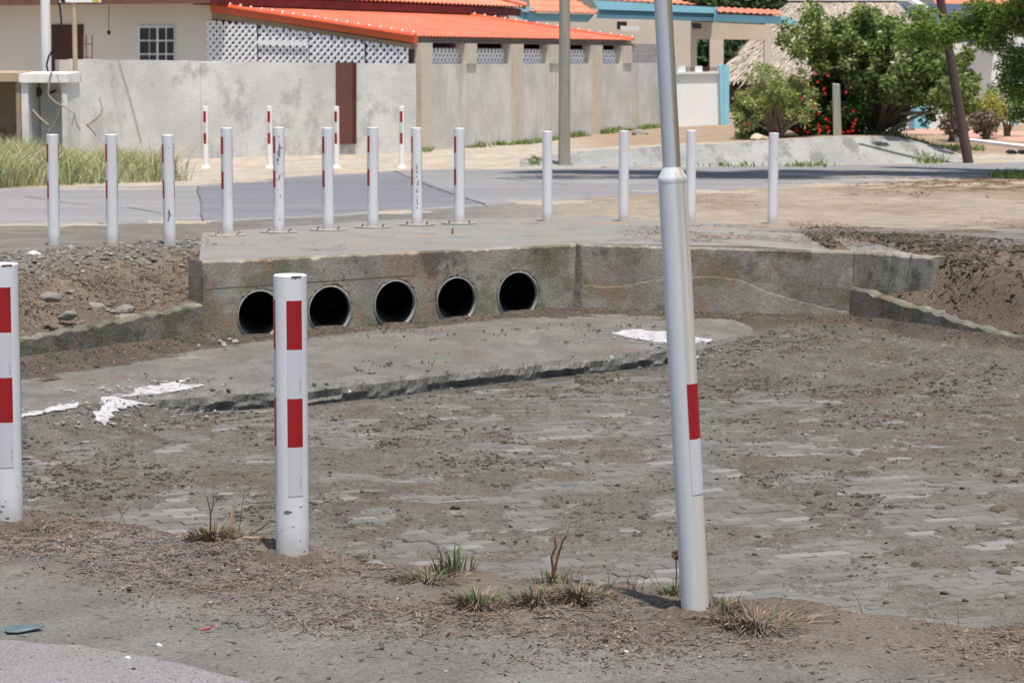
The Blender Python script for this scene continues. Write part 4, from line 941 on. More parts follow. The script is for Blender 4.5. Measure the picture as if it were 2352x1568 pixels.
# slate-blue shard
p = gp(52, 1424, -.01); m = MB(); z = h1(p.x, p.y) + .004
sh = [(-.060, .010), (-.045, -.012), (-.012, -.010), (.006, -.002), (.045, .008), (.062, .016), (.040, .026), (-.020, .026), (-.052, .018)]
m.extr([(p.x + a, p.y + b*1.6, z + .005 + .25*b + .08*abs(a)) for a, b in sh], (0, 0, -.0025)); o = fixn(m.build('slate_shard', MT['shard'], None, (p.x, p.y, z)))
tag(o, 'broken blue grey slate shard lying on the shoulder, lower left', 'shard')
p = gp(475, 1430, 0); m = MB(); z = h1(p.x, p.y); m.tube([(p.x-.02, p.y, z+.004), (p.x+.01, p.y, z+.010), (p.x+.022, p.y+.005, z+.022)], [.003, .004, .001], 5)
tag(m.build('plastic_scrap', MT['plastic_red'], None, (p.x, p.y, z)), 'small dark red plastic scrap on the bank below the dry tuft', 'litter')
# rebar stub on the deck, branch on the left bank
p = gp(1039, 538, .10); m = MB(); m.tube([(p.x, p.y, .08), (p.x + .002, p.y, .155)], .008, 8); tag(m.build('rebar_stub', MT['rust'], None, (p.x, p.y, .09)), 'rusty rebar stub sticking out of the culvert deck', 'rebar')
a = gp(400, 612, -.02); b = gp(456, 690, -.2); za = h1(a.x, a.y); zb = h1(b.x, b.y)
m = MB(); m.tube([(a.x, a.y, za + .06), (lerp(a.x, b.x, .5), lerp(a.y, b.y, .5), lerp(za, zb, .5) + .075), (b.x, b.y, zb + .05)], [.014, .02, .012], 7, jit=.1)
m.tube([(lerp(a.x, b.x, .5), lerp(a.y, b.y, .5), lerp(za, zb, .5) + .07), (lerp(a.x, b.x, .55)-.1, lerp(a.y, b.y, .5), lerp(za, zb, .5) + .16)], [.010, .005], 6)
tag(m.build('dead_branch', MT['twig'], None, (b.x, b.y, zb)), 'dark dead branch leaning against the left end of the culvert', 'branch')
a = gp(2255, 625, .05); b = gp(2278, 545, .1); m = MB(); m.tube([(a.x, a.y, h1(a.x, a.y)), (lerp(a.x, b.x, .6) + .05, a.y + .1, h1(a.x, a.y) + .12), (a.x + .16, a.y + .25, h1(a.x, a.y) + .26)], [.007, .006, .003], 6)
tag(m.build('dry_stalk', MT['straw'], None, (a.x, a.y, h1(a.x, a.y))), 'bent pale dry stalk on the right earth bank', 'stalk')

for nm_, rt_ in (('bollard', nb), ('bollard', nb2), ('post', lp)):      # earth heaped round the feet
    m = MB(); n = 26; L0 = rt_.location; vs = []; fs = []
    for k in range(n):
        a = 2*math.pi*k/n
        for r, hz in ((.045, .026), (.075, .018 + random.uniform(-.006, .006)), (.11 + random.uniform(-.02, .02), .006), (.15 + random.uniform(-.03, .03), -.02)):
            x, y = L0.x + r*math.cos(a), L0.y + r*math.sin(a); vs.append((x, y, h1(x, y) + hz))
    for k in range(n):
        for j in range(3): fs.append((4*k+j, 4*((k+1) % n)+j, 4*((k+1) % n)+j+1, 4*k+j+1))
    m.add(vs, fs); o = m.build('earth_collar', MT['soil_collar'], None, smooth=True); tag(o, 'low heap of brown earth around the foot of the ' + ('foreground bollard left of centre' if rt_ == nb else 'bollard at the left edge' if rt_ == nb2 else 'leaning post'), 'earth')
# ------------------------------------------------------------------ loose ground cover
def scatter(name, pts, zs, kind, mat, smin, smax, label, seed, flat=.6, up=0.0):
    r = np.random.default_rng(seed); n = len(pts); vv = []; ff = []; 
    if kind == 'clod':
        t = (1 + 5**.5)/2; base = np.array([(-1,t,0),(1,t,0),(-1,-t,0),(1,-t,0),(0,-1,t),(0,1,t),(0,-1,-t),(0,1,-t),(t,0,-1),(t,0,1),(-t,0,-1),(-t,0,1)])/1.9
        F = np.array([(0,11,5),(0,5,1),(0,1,7),(0,7,10),(0,10,11),(1,5,9),(5,11,4),(11,10,2),(10,7,6),(7,1,8),(3,9,4),(3,4,2),(3,2,6),(3,6,8),(3,8,9),(4,9,5),(2,4,11),(6,2,10),(8,6,7),(9,8,1)])
    elif kind == 'flake':
        base = np.array([(-1,-.16,0),(0,-.22,.05),(1,-.10,0),(1,.10,.02),(0,.22,.08),(-1,.16,.0)]); F = np.array([(0,1,4),(0,4,5),(1,2,3),(1,3,4)])
    else:
        base = np.array([(-1,-.03,0),(1,-.025,0),(1,.025,0.01),(-1,.03,.01)]); F = np.array([(0,1,2),(0,2,3)])
    nb = len(base); S = smin + (smax - smin)*r.random(n)**(3.2 if kind == 'clod' else 1.8)
    B = np.repeat(base[None], n, 0)*S[:, None, None]
    if kind == 'clod': B *= (1 + r.uniform(-.6, .6, B.shape)); B[:, :, 2] *= flat; B[:, :, 0] *= r.uniform(.8, 1.7, (n, 1))
    a = r.uniform(0, 2*math.pi, n); c, s_ = np.cos(a), np.sin(a)
    tl = r.uniform(-up, up, n)
    z0 = B[:, :, 2] + B[:, :, 0]*tl[:, None]
    x0 = B[:, :, 0]*c[:, None] - B[:, :, 1]*s_[:, None]; y0 = B[:, :, 0]*s_[:, None] + B[:, :, 1]*c[:, None]
    V = np.stack([x0 + pts[:, 0:1], y0 + pts[:, 1:2], z0 + zs[:, None] + (S*(.25*flat if kind == 'clod' else abs(up)*.4 + .05))[:, None]], -1).reshape(-1, 3)
    Fa = (F[None] + (np.arange(n)*nb)[:, None, None]).reshape(-1, 3)
    me = bpy.data.meshes.new(name); me.vertices.add(len(V)); me.vertices.foreach_set('co', V.ravel())
    me.loops.add(Fa.size); me.loops.foreach_set('vertex_index', Fa.ravel().astype(np.int32)); me.polygons.add(len(Fa)); me.polygons.foreach_set('loop_start', np.arange(0, Fa.size, 3, dtype=np.int32))
    me.update(calc_edges=True); me.materials.append(mat)
    o = bpy.data.objects.new(name, me); COL.objects.link(o); return tag(o, label, kind='stuff')
def pick(n, x0, x1, y0, y1, dens, seed):
    r = np.random.default_rng(seed); X = r.uniform(x0, x1, n); Y = r.uniform(y0, y1, n); d = dens(X, Y); k = r.random(n) < d
    return np.stack([X[k], Y[k]], -1)
def cluster(n, x0, x1, y0, y1, dens, seed, per=(2, 14), spread=(.012, .07)):
    C = pick(n, x0, x1, y0, y1, dens, seed); r = np.random.default_rng(seed + 500); out = []
    for c in C:
        k = int(per[0] + (per[1] - per[0])*r.random()**2.5); s_ = spread[0] + (spread[1] - spread[0])*r.random()**1.5
        out.append(c + r.normal(size=(k, 2))*s_*np.array((1.25, .9)))
    return np.concatenate(out)
infr = lambda X, Y: (np.abs(X) < Y*.205 + .3)
# near bank litter
bank = lambda X, Y: infr(X, Y)*(Y < crest_y(X) + .12)*np.clip(sstep((Y - crest_y(X) + 1.25 + (fbm(X, Y, 1.1, 20) - .5)*.9)/.5)*np.clip(2.6*(fbm(X, Y, 2.4, 101) - .32), 0.04, 1), .012, 1)
P_ = pick(230000, -2.4, 2.4, 6.4, 10.6, bank, 1); scatter('leaf_litter', P_, H(P_[:,0], P_[:,1]), 'flake', MT['litter'], .003, .013, 'brown dry plant litter strewn over the near bank', 1, up=.35)
P_ = pick(50000, -2.4, 2.4, 6.4, 10.6, bank, 2); scatter('straw_litter', P_, H(P_[:,0], P_[:,1]), 'needle', MT['straw'], .006, .030, 'thin straw and needles strewn over the near bank', 2, up=.25)
P_ = pick(50000, -2.4, 2.4, 6.2, 10.6, lambda X, Y: np.clip(bank(X, Y)*.8 + .05*infr(X, Y), 0, 1)*(Y < crest_y(X) + .1), 3); scatter('dark_litter', P_, H(P_[:,0], P_[:,1]), 'flake', MT['litter_dark'], .003, .018, 'dark crumbs of litter on the near bank', 3, up=.3)
P_ = pick(22000, -2.4, 2.4, 6.2, 10.6, lambda X, Y: np.clip(bank(X, Y)*.6 + .10*infr(X, Y), 0, 1)*(Y < crest_y(X) + .1), 4); scatter('grit', P_, H(P_[:,0], P_[:,1]), 'clod', MT['gravel'], .0015, .0075, 'fine grit on the near bank and shoulder', 4)
P_ = pick(900, -2.4, 2.4, 6.2, 9, lambda X, Y: infr(X, Y)*.5*(Y < crest_y(X)), 5); scatter('dark_crumbs', P_, H(P_[:,0], P_[:,1]), 'clod', MT['clod'], .003, .011, 'small dark crumbs on the bare shoulder', 5)
# channel floor clods in drifts
FLO = lambda X, Y: FZ + mud_cover(X, Y) + floor_fill(X, Y)
inch = lambda X, Y: infr(X, Y)*(Y > 12.1)*(Y < np.minimum(lip_y(X) - .03, far_y(X) - .1))
dr = lambda X, Y: inch(X, Y)*np.clip(2.6*(fbm(X, Y*.8, 1.5, 110) - .46), 0.06, 1)*np.clip(.35 + .8*sstep((Y - 13)/2.5), 0, 1)
P_ = cluster(26000, -5, 5, 12, 23, dr, 6); P_ = P_[inch(P_[:,0], P_[:,1]) > 0]; scatter('mud_crumbs', P_, FLO(P_[:,0], P_[:,1]), 'clod', MT['clod'], .0022, .014, 'dark crumbs of mud and algae on the channel floor', 6, flat=.7)
P_ = cluster(14000, -5, 5, 12, 23, dr, 66, (2, 12), (.02, .10)); P_ = P_[inch(P_[:,0], P_[:,1]) > 0]; scatter('dark_flakes', P_, FLO(P_[:,0], P_[:,1]), 'flake', MT['litter_dark'], .005, .022, 'dark dried algae flakes on the channel floor', 66, up=.3)
P_ = pick(40000, -5, 5, 12, 23, lambda X, Y: inch(X, Y)*.7, 67); scatter('floor_grit', P_, FLO(P_[:,0], P_[:,1]), 'clod', MT['clod'], .0015, .006, 'fine dark grit on the channel floor', 67, flat=.7)
P_ = pick(26000, -5, 5, 12, 23, lambda X, Y: inch(X, Y)*np.clip(3.5*(fbm(X, Y*.8, 1.0, 114) - .52), .01, 1), 7); scatter('floor_litter', P_, FLO(P_[:,0], P_[:,1]), 'flake', MT['litter'], .004, .020, 'brown plant litter on the channel floor', 7, up=.2)
# apron crumbs
ap = lambda X, Y: infr(X, Y)*(Y > lip_y(X) + .05)*(Y < far_y(X) - .02)*(X < 2.2)
AZ = lambda P: np.array([apron_z(a, b) for a, b in P])
P_ = cluster(700, -4, 2.2, 18, 23.3, lambda X, Y: ap(X, Y)*np.clip(4*(fbm(X, Y*.8, 1.4, 118) - .46), .04, 1), 8, (2, 22), (.02, .11)); P_ = P_[ap(P_[:,0], P_[:,1]) > 0]; scatter('apron_crumbs', P_, AZ(P_), 'clod', MT['clod'], .002, .013, 'dark crumbs scattered on the concrete apron', 8, flat=.6)
foot = lambda X, Y: infr(X, Y)*(Y < far_y(X) - .01)*np.exp(-((far_y(X) - Y)/(.20 + .35*(X < LEFT_X)))**2)
FZ2 = lambda P: np.array([apron_z(a, b) if a < 1.7 else fl(a, b) for a, b in P])
P_ = pick(90000, -5, 4.4, 18.0, 23.4, foot, 9); scatter('wall_foot_litter', P_, base_floor(P_[:,0], P_[:,1]) + np.maximum(0, (.055 + .06*(1 - sstep((P_[:,0] - LEFT_X + .1)/.5)))*np.exp(-(far_y(P_[:,0]) - P_[:,1])/(.16 + .22*(1 - sstep((P_[:,0] - LEFT_X + .1)/.5)))) + .055*(fbm(P_[:,0], P_[:,1], 2.4, 180) - .56) + .02*(fbm(P_[:,0], P_[:,1], 12, 184, 3) - .5) - .022*sstep((far_y(P_[:,0]) - P_[:,1] - .3)/.6)*sstep((P_[:,0] - LEFT_X + .1)/.5) - .012), 'flake', MT['litter'], .006, .026, 'brown litter gathered along the foot of the culvert walls', 9, up=.3)
# left earth bank: gravel on top, litter and stones on the slope
LB = lambda X, Y: infr(X, Y)*(X < LEFT_X - .05)*(Y > far_y(X) + .22)*(Y < far_y(X) + 3.6)
P_ = pick(11000, -6, -2.4, 18.5, 25.5, lambda X, Y: LB(X, Y)*np.clip(sstep((Y - far_y(X) - 1.35)/.7)*1.2*fbm(X, Y, 3, 120) + .08, 0, 1)*(1 - sstep((Y - 23.9 - .2*(X+3))/.5)), 10); scatter('gravel_bank', P_, H(P_[:,0], P_[:,1]), 'clod', MT['gravel'], .004, .026, 'grey gravel along the top of the left bank', 10, flat=.7)
P_ = pick(60000, -6, -2.4, 18.5, 25.0, lambda X, Y: LB(X, Y)*np.clip(1.7*fbm(X, Y, 2.6, 124) - .25, 0, 1)*(1 - .7*sstep((Y - far_y(X) - 1.7)/.6)), 11); scatter('bank_litter', P_, H(P_[:,0], P_[:,1]), 'flake', MT['litter'], .007, .030, 'brown roots and litter in the left bank', 11, up=.4)
P_ = pick(9000, -6, -2.4, 18.5, 25.0, lambda X, Y: LB(X, Y)*.5, 12); scatter('bank_straw', P_, H(P_[:,0], P_[:,1]), 'needle', MT['straw'], .015, .08, 'pale straw and rootlets in the left bank', 12, up=.35)
# right earth bank
RBk = lambda X, Y: infr(X, Y)*(X > RIGHT_X - .2)*(Y > far_y(X) + .22)*(Y < far_y(X) + 4.2)
P_ = cluster(5200, 2.6, 6, 18, 26.5, lambda X, Y: RBk(X, Y)*np.clip(4*(fbm(X, Y, 1.3, 130) - .46), .05, 1)*(1 - .7*sstep((Y - far_y(X) - 2)/.8)), 13, (4, 40), (.03, .14)); scatter('bank_clods', P_, H(P_[:,0], P_[:,1]), 'clod', MT['clod'], .004, .024, 'dark clods of dug earth on the right bank', 13, flat=.8)
P_ = pick(95000, 1.0, 6, 18, 26.5, lambda X, Y: np.clip(RBk(X, Y) + infr(X, Y)*(Y > far_y(X) + .4)*(X > 1.0)*sstep((X - .8)/1.2)*sstep((fbm(X, Y, .9, 20) - .46)/.08)*(Y < 25.9), 0, 1)*np.clip(1.9*fbm(X, Y, 2.4, 134) - .35, 0, 1), 14); scatter('bank_mulch', P_, np.maximum(H(P_[:,0], P_[:,1]), np.where(P_[:,0] < 3.3, .102, -9)), 'flake', MT['litter'], .007, .028, 'brown mulch of dry plants on the right bank and deck edge', 14, up=.3)
# deck crumbs and sand-side litter, far litter
P_ = pick(26000, -3, 7, 21.5, 34, lambda X, Y: infr(X, Y)*(Y > far_y(X) + .25)*(Y < np.interp(X, [p[0] for p in rn], [p[1] for p in rn]))*np.clip(5*(fbm(X*.7, Y*.7, 1.0, 140) - .53), .012, 1)*(X > LEFT_X)*(.15 + .85*sstep((X - .2)/1.5)), 15); scatter('deck_crumbs', P_, np.maximum(H(P_[:,0], P_[:,1]), .098), 'flake', MT['litter'], .010, .040, 'scattered crumbs and stalks on the deck and sand', 15, up=.15)
P_ = pick(9000, 3.5, 9, 32.5, 38.5, lambda X, Y: infr(X, Y)*np.exp(-((X - 7.2)/2.4)**2)*np.clip(3*(fbm(X*.6, Y*1.2, 1.2, 144) - .40), 0, 1), 16); scatter('tree_litter', P_, H(P_[:,0], P_[:,1]) + .005, 'flake', MT['litter'], .02, .07, 'brown fallen leaves on the sand under the overhanging tree', 16, up=.2)

sp = np.concatenate([np.array([gp(u, v, LIPZ)[:2] for u, v in zip(RNG.normal(350, 90, 260), 0*RNG.random(260) + 900)]), np.array([gp(u, 930, LIPZ)[:2] for u in RNG.normal(240, 60, 120)]), np.array([gp(u, 776, -.56)[:2] for u in RNG.normal(1520, 70, 150)])])
sp = sp + RNG.normal(size=sp.shape)*np.array((.10, .22)); sp = sp[(sp[:,1] < far_y(sp[:,0]) - .2)]
scatter('spill_specks', sp, np.array([apron_z(a, b) for a, b in sp]) + .001, 'flake', MT['white_spill'], .006, .035, 'white specks around the spilled white paint', 70, up=.02)

# ================================================================== house with orange porch roof, and the grey wall
E = Vector((.422, .906, 0)).normalized(); Rr = Vector((-E.y, E.x, 0)); UP = Vector((0, 0, 1))
PC = dp(955, 85, 46.0)                      # porch eave corner
def hp(a, b, z=0): return Vector((PC.x, PC.y, 0)) + E*a + Rr*b + UP*z      # house frame: a away along the eave, b back-left
ZE = PC.z; ZT = 2.70; BW = 4.115; AL = 9.9
slope = (ZT - ZE)/BW
house = empty('porch_house', hp(0, BW, .1), 'beige house with an orange tiled porch roof and white lattice', 'house'); HO = house.location.copy()
def corrugated(mb, p0, along, L_, up, slen, period=.135, amp=.022, course=.36, drop=.012, sub=6, nrm=None, lenf=None, s0f=None, mi=0):
    """tiled slope: waves run along the eave, courses step up the slope"""
    along = along.normalized(); up = up.normalized(); n = nrm or along.cross(up).normalized()
    if n.z < 0: n = -n
    nx = max(2, int(L_/period*sub)); nc = max(1, int(math.ceil(slen/course)))
    for c in range(nc):
        vs = []; fs = []
        for i in range(nx + 1):
            a = L_*i/nx; wv = amp*(.5 + .5*math.cos(2*math.pi*a/period))**.8
            top = min(slen, (lenf(a) if lenf else slen)); b0 = (s0f(a) if s0f else 0)
            s0 = min(max(c*course, b0), top); s1 = min(max((c+1)*course + .03, b0), top)
            q = p0 + along*a
            vs += [q + up*s0 + n*(wv + drop - .022), q + up*s0 + n*(wv + drop), q + up*s1 + n*wv]
        for i in range(nx):
            fs += [(3*i, 3*i+3, 3*i+4, 3*i+1), (3*i+1, 3*i+4, 3*i+5, 3*i+2)]
        mb.add(vs, fs, mi)
upv = (Rr*BW + UP*(ZT - ZE)).normalized(); slen = math.hypot(BW, ZT - ZE)
m = MB(); corrugated(m, hp(.05, 0, ZE), E, AL - .1, upv, slen + .1); roof = m.build('porch_roof', MT['tile'], house, HO, smooth=True, sharp=50)
m = MB(); 
for (a, b) in ((0, 0),):
    m.hexa([hp(.04, .03, ZE-.05), hp(AL-.04, .03, ZE-.05), hp(AL-.04, BW, ZT-.05), hp(.04, BW, ZT-.05), hp(.04, .03, ZE-.012), hp(AL-.04, .03, ZE-.012), hp(AL-.04, BW, ZT-.012), hp(.04, BW, ZT-.012)])
m.build('roof_deck', MT['beam'], roof, HO)
# rake boards and rake tiles
m = MB(); m.hexa([hp(-.05, -.04, ZE-.115), hp(.0, -.04, ZE-.115), hp(.0, BW, ZT-.115), hp(-.05, BW, ZT-.115), hp(-.05, -.04, ZE+.03), hp(.0, -.04, ZE+.03), hp(.0, BW, ZT+.03), hp(-.05, BW, ZT+.03)])
m.build('rake_board', MT['tile_edge'], house, HO)
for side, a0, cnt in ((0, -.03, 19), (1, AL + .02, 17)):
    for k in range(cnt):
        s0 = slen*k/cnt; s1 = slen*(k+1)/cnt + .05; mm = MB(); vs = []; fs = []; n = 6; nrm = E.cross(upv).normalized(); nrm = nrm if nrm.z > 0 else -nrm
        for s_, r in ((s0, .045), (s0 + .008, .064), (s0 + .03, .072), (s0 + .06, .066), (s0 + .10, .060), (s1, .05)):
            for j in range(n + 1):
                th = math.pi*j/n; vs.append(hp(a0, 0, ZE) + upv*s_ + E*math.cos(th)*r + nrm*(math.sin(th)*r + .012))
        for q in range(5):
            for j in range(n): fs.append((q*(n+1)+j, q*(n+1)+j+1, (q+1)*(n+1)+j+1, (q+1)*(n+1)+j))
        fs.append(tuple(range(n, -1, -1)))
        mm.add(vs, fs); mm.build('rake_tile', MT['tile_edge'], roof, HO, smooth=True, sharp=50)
        mc = MB(); cc = hp(a0, 0, ZE) + upv*(s0 + .04) + nrm*.075; mc.lathe([(.022, -.01), (.022, .006), (.014, .017), (.003, .02)], 10, cc); mc.build('glint_dot', MT['white'], roof, HO, smooth=True)  # white dots added as modelled sun glints on the tile ends
m = MB(); m.beam(hp(-.02, .10, ZE-.078), hp(AL, .10, ZE-.078), .10, .045); m.build('eave_beam', MT['beam'], house, HO)
m = MB(); m.hexa([hp(.0, .1, ZE-.21), hp(.08, .1, ZE-.21), hp(.08, BW, ZT-.235), hp(.0, BW, ZT-.235), hp(.0, .1, ZE-.12), hp(.08, .1, ZE-.12), hp(.08, BW, ZT-.118), hp(.0, BW, ZT-.118)]); m.build('rake_beam', MT['tan_beam'], house, HO)
# porch rear wall (house side wall) and floor-level darkness come from the real enclosure
m = MB(); m.box(hp(6.45, BW + .15, 1.6), (12.3, .3, 2.2), E, Rr); m.build('side_wall', MT['maroon'], house, HO)
m = MB(); m.box(hp(AL - .1, BW/2, 1.15), (.2, BW - .3, 2.0), E, Rr); m.build('porch_end_wall', MT['maroon'], house, HO)
m = MB(); m.box(hp(AL/2, BW/2, .12), (AL - .5, BW - .5, .12), E, Rr); m.build('porch_floor', MT['beam'], house, HO)
# front wall
m = MB(); m.box(hp(.15, BW + 4.6, 1.35), (.3, 9.2, 2.9), E, Rr); m.build('front_wall', MT['beige'], house, HO)
def on_front(u, v, off=0):            # point on the front wall plane a = -off
    d = Vector(ray(u, v)); C = Vector((0, 0, CAMH)); p0 = hp(-off, 0); t = (p0 - C).dot(E)/d.dot(E); return C + d*t
def front_rect(mb, u0, v0, u1, v1, off, th):
    a, b, c, d = on_front(u0, v1, off), on_front(u1, v1, off), on_front(u1, v0, off), on_front(u0, v0, off)
    w0 = min(a.z, b.z); mb.hexa([a, b, b + E*th, a + E*th, d, c, c + E*th, d + E*th])
m = MB(); front_rect(m, 118, 57, 190, 175, .03, .06); m.build('door', MT['brown_door'], house, HO)
win = MB(); front_rect(win, 317, 60, 401, 150, .03, .04); wn = win.build('window', MT['white'], house, HO)
for pu in ((321, 341), (344, 358)), ((364, 379), (383, 398)):
    for (u0, u1) in pu:
        for v0, v1 in ((65, 92), (96, 123), (127, 148)):
            m = MB(); front_rect(m, u0, v0, u1, v1, .045, .02); m.build('pane', MT['glass'], wn, HO)
# front roof edge
m = MB(); m.hexa([hp(-.55, BW - .3, 2.72), hp(.2, BW - .3, 2.76), hp(.2, BW + 9.5, 2.76), hp(-.55, BW + 9.5, 2.72), hp(-.55, BW - .3, 2.90), hp(.2, BW - .3, 3.05), hp(.2, BW + 9.5, 3.05), hp(-.55, BW + 9.5, 2.90)])
m.build('front_fascia', MT['brown_trim'], house, HO)
# main roof: eave over the porch, hipped at the far end
ZM = 2.87; bE = BW - .42; up2 = (Rr + UP*.36).normalized()
m = MB(); corrugated(m, hp(-.5, bE, ZM), E, 13.0, up2, 4.6, period=.19, amp=.035, course=.42, drop=.02, lenf=lambda a: min(4.6, (13.0 - a)*1.02 + .05)); mr = m.build('main_roof', MT['tile_old'], house, HO, smooth=True, sharp=50)
m = MB(); m.hexa([hp(-.5, bE + .03, ZM-.17), hp(12.4, bE + .03, ZM-.17), hp(12.4, bE + .5, ZM-.17), hp(-.5, bE + .5, ZM-.17), hp(-.5, bE + .03, ZM-.02), hp(12.4, bE + .03, ZM-.02), hp(12.4, bE + .5, ZM+.02), hp(-.5, bE + .5, ZM+.02)]); m.build('main_fascia', MT['maroon'], house, HO)
m = MB(); up3 = (-E + UP*.36).normalized(); corrugated(m, hp(12.5, bE, ZM), Rr, 9.0, up3, 4.6, period=.19, amp=.035, course=.42, drop=.02, lenf=lambda a: min(4.6, a*1.02 + .05, (9 - a)*1.02 + .05)); m.build('main_roof', MT['tile_old'], house, HO, smooth=True, sharp=50)
m = MB(); m.tube([hp(12.55, bE - .02, ZM + .05), hp(12.55, bE - .02, ZM + .05) + (up2 + up3 - UP*up2.z).normalized()*3.5], [.08, .08], 8); m.build('hip_tile', MT['tile_old'], house, HO)
m = MB(); m.box(hp(12.3, BW + 4.5, 1.6), (.3, 9, 2.6), E, Rr); m.build('end_wall', MT['beige'], house, HO)
# lattice panels under the rake
def lattice(parent, poly, org, ax, cell, wid, th, name='lattice_panel', separate=True, mat='lattice'):
    """diagonal slats clipped to a convex polygon given as (t,z)"""
    nrm = ax.cross(UP).normalized(); to = lambda t, z, o: org + ax*t + UP*z + nrm*o
    def clip(px, pz, dx, dz):
        lo, hi = -1e9, 1e9; n = len(poly); area = sum(poly[i][0]*poly[(i+1) % n][1] - poly[(i+1) % n][0]*poly[i][1] for i in range(n)); sg = 1 if area > 0 else -1
        for i in range(n):
            x0, z0 = poly[i]; x1, z1 = poly[(i+1) % n]; nx, nz = -(z1-z0)*sg, (x1-x0)*sg
            den = dx*nx + dz*nz; num = (x0-px)*nx + (z0-pz)*nz
            if abs(den) < 1e-9:
                if num > 0: return None
            elif den > 0: lo = max(lo, num/den)
            else: hi = min(hi, num/den)
        return (lo, hi) if hi - lo > wid*.6 else None
    tmin, tmax = min(p[0] for p in poly), max(p[0] for p in poly); zmin, zmax = min(p[1] for p in poly), max(p[1] for p in poly)
    if separate:
        fm = MB(); fm.extr([to(t, z, -th*1.6) for t, z in ((tmin, zmin), (tmin + .012, zmin), (tmin + .012, min(zmax, poly[-1][1] if poly[-1][0] == tmin else zmax)), (tmin, min(zmax, poly[-1][1] if poly[-1][0] == tmin else zmax)))], nrm*th*1.2); root = fixn(fm.build(name, MT[mat], parent, HO))
    allm = MB()
    for sgn in (1, -1):
        c = tmin - (zmax - zmin) - cell
        while c < tmax + (zmax - zmin) + cell:
            px, pz = c, (zmin if sgn > 0 else zmin); r = clip(px, pz, .7071, .7071*sgn if sgn > 0 else -.7071) if sgn > 0 else clip(px, pz, -.7071, .7071)
            if r:
                dx, dz = (.7071, .7071) if sgn > 0 else (-.7071, .7071)
                a = to(px + dx*r[0], pz + dz*r[0], 0 if sgn > 0 else -th); b = to(px + dx*r[1], pz + dz*r[1], 0 if sgn > 0 else -th)
                q = MB() if separate else allm; q.beam(a, b, th, wid, up=nrm.cross((b-a).normalized())) 
                if separate: q.build('slat', MT[mat], root, HO)
            c += cell
    if not separate: return allm.build(name, MT[mat], parent, HO)
def tb(u):                            # distance along b of the front plane for column u
    return (on_front(u, 100) - hp(0, 0)).dot(Rr)
rake_z = lambda b: ZE - .24 + (ZT - ZE)*b/BW
for k, (u0, u1) in enumerate(((938, 842), (838, 713), (709, 595), (591, 476))):
    b0, b1 = tb(u0), tb(u1); zt = 2.43
    t0, t1 = min(rake_z(b0) + .02, zt), min(rake_z(b1) + .02, zt)
    poly = [(b0, 1.55), (b1, 1.55), (b1, t1), (b0, t0)]
    lattice(house, poly, hp(-.01 - .012*(k % 2), 0), Rr, .136, .050, .010)
m = MB(); m.beam(hp(-.05, tb(709), 2.0) , hp(-.05, tb(595), 2.04), .012, .07); m.build('cross_board', MT['lattice'], house, HO)
for u in (940, 840, 711, 593):
    m = MB(); ph = rake_z(tb(u)) - .0 - .8; m.box(hp(.10, tb(u), .8 + ph/2), (.09, .07, ph), E, Rr); m.build('porch_post', MT['brown_steel'], house, HO)
# wire and bulb under the front eave, rebar
p = on_front(250, 12, .25); q = on_front(250, 76, .25); m = MB(); m.tube([p, q], .006, 5); bl = m.build('lamp_wire', MT['black'], house, HO)
m = MB(); m.lathe([(.01, .05), (.03, .03), (.035, 0), (.02, -.03), (.004, -.04)], 10, q); m.build('lamp_holder', MT['black'], house, HO)

# ------------------------------------------------------------------ grey boundary wall
WA0 = dp(162, 250, 43.6); WA1 = dp(974, 250, 46.0) - E*.30
WA0.z = WA1.z = 0
wall = empty('boundary_wall', (WA1.x, WA1.y, .1), 'long grey cement rendered wall in front of the porch house', 'wall'); WO = wall.location.copy()
da = (WA1 - WA0).normalized(); na = Vector((da.y, -da.x, 0))
m = MB(); n = 30; vs = []; fs = []
for k in range(n + 1):
    t = k/n; p = WA0.lerp(WA1, t); zt = lerp(1.735, 1.655, t) + random.uniform(-.006, .006)
    vs += [p + UP*-.4, p + UP*zt, p - na*.2 + UP*zt, p - na*.2 + UP*-.4]
for k in range(n):
    for j in range(4): fs.append((4*k+j, 4*k+4+j, 4*k+4+(j+1) % 4, 4*k+(j+1) % 4))
fs += [(0,1,2,3), (4*n+3, 4*n+2, 4*n+1, 4*n)]
m.add(vs, fs); fixn(m.build('wall_panel', MT['render'], wall, WO))
m = MB(); p = WA0 - da*.09; m.box(p - na*.16 + UP*.66, (.17, .36, 2.13), da, -na); m.build('end_pier', MT['pilaster'], wall, WO)
for u in (483,):
    d = Vector(ray(u, 250)); t = (WA0 - Vector((0,0,0))).dot(na)/Vector((d.x, d.y, 0)).dot(na); p = Vector((d.x*t, d.y*t, 0)); m = MB(); m.box(p + na*.0 + UP*.63, (.32, .05, 2.1), da, -na); m.build('pilaster', MT['render'], wall, WO)
def onA(u, v, off=0):
    d = Vector(ray(u, v)); C = Vector((0,0,CAMH)); p0 = WA0 + na*off; t = (p0 - C).dot(na)/d.dot(na); return C + d*t
def rectA(mb, u0, v0, u1, v1, off, th):
    a, b, c, d = onA(u0, v1, off), onA(u1, v1, off), onA(u1, v0, off), onA(u0, v0, off); mb.hexa([a, b, b - na*th, a - na*th, d, c, c - na*th, d - na*th])
m = MB(); rectA(m, 773, 143.5, 811, 331, .05, .10); ob = m.build('steel_panel', MT['brown_steel'], wall, WO)
m = MB(); rectA(m, 811.5, 144, 819, 331, .07, .12); m.build('panel_flange', MT['brown_door'], wall, WO)
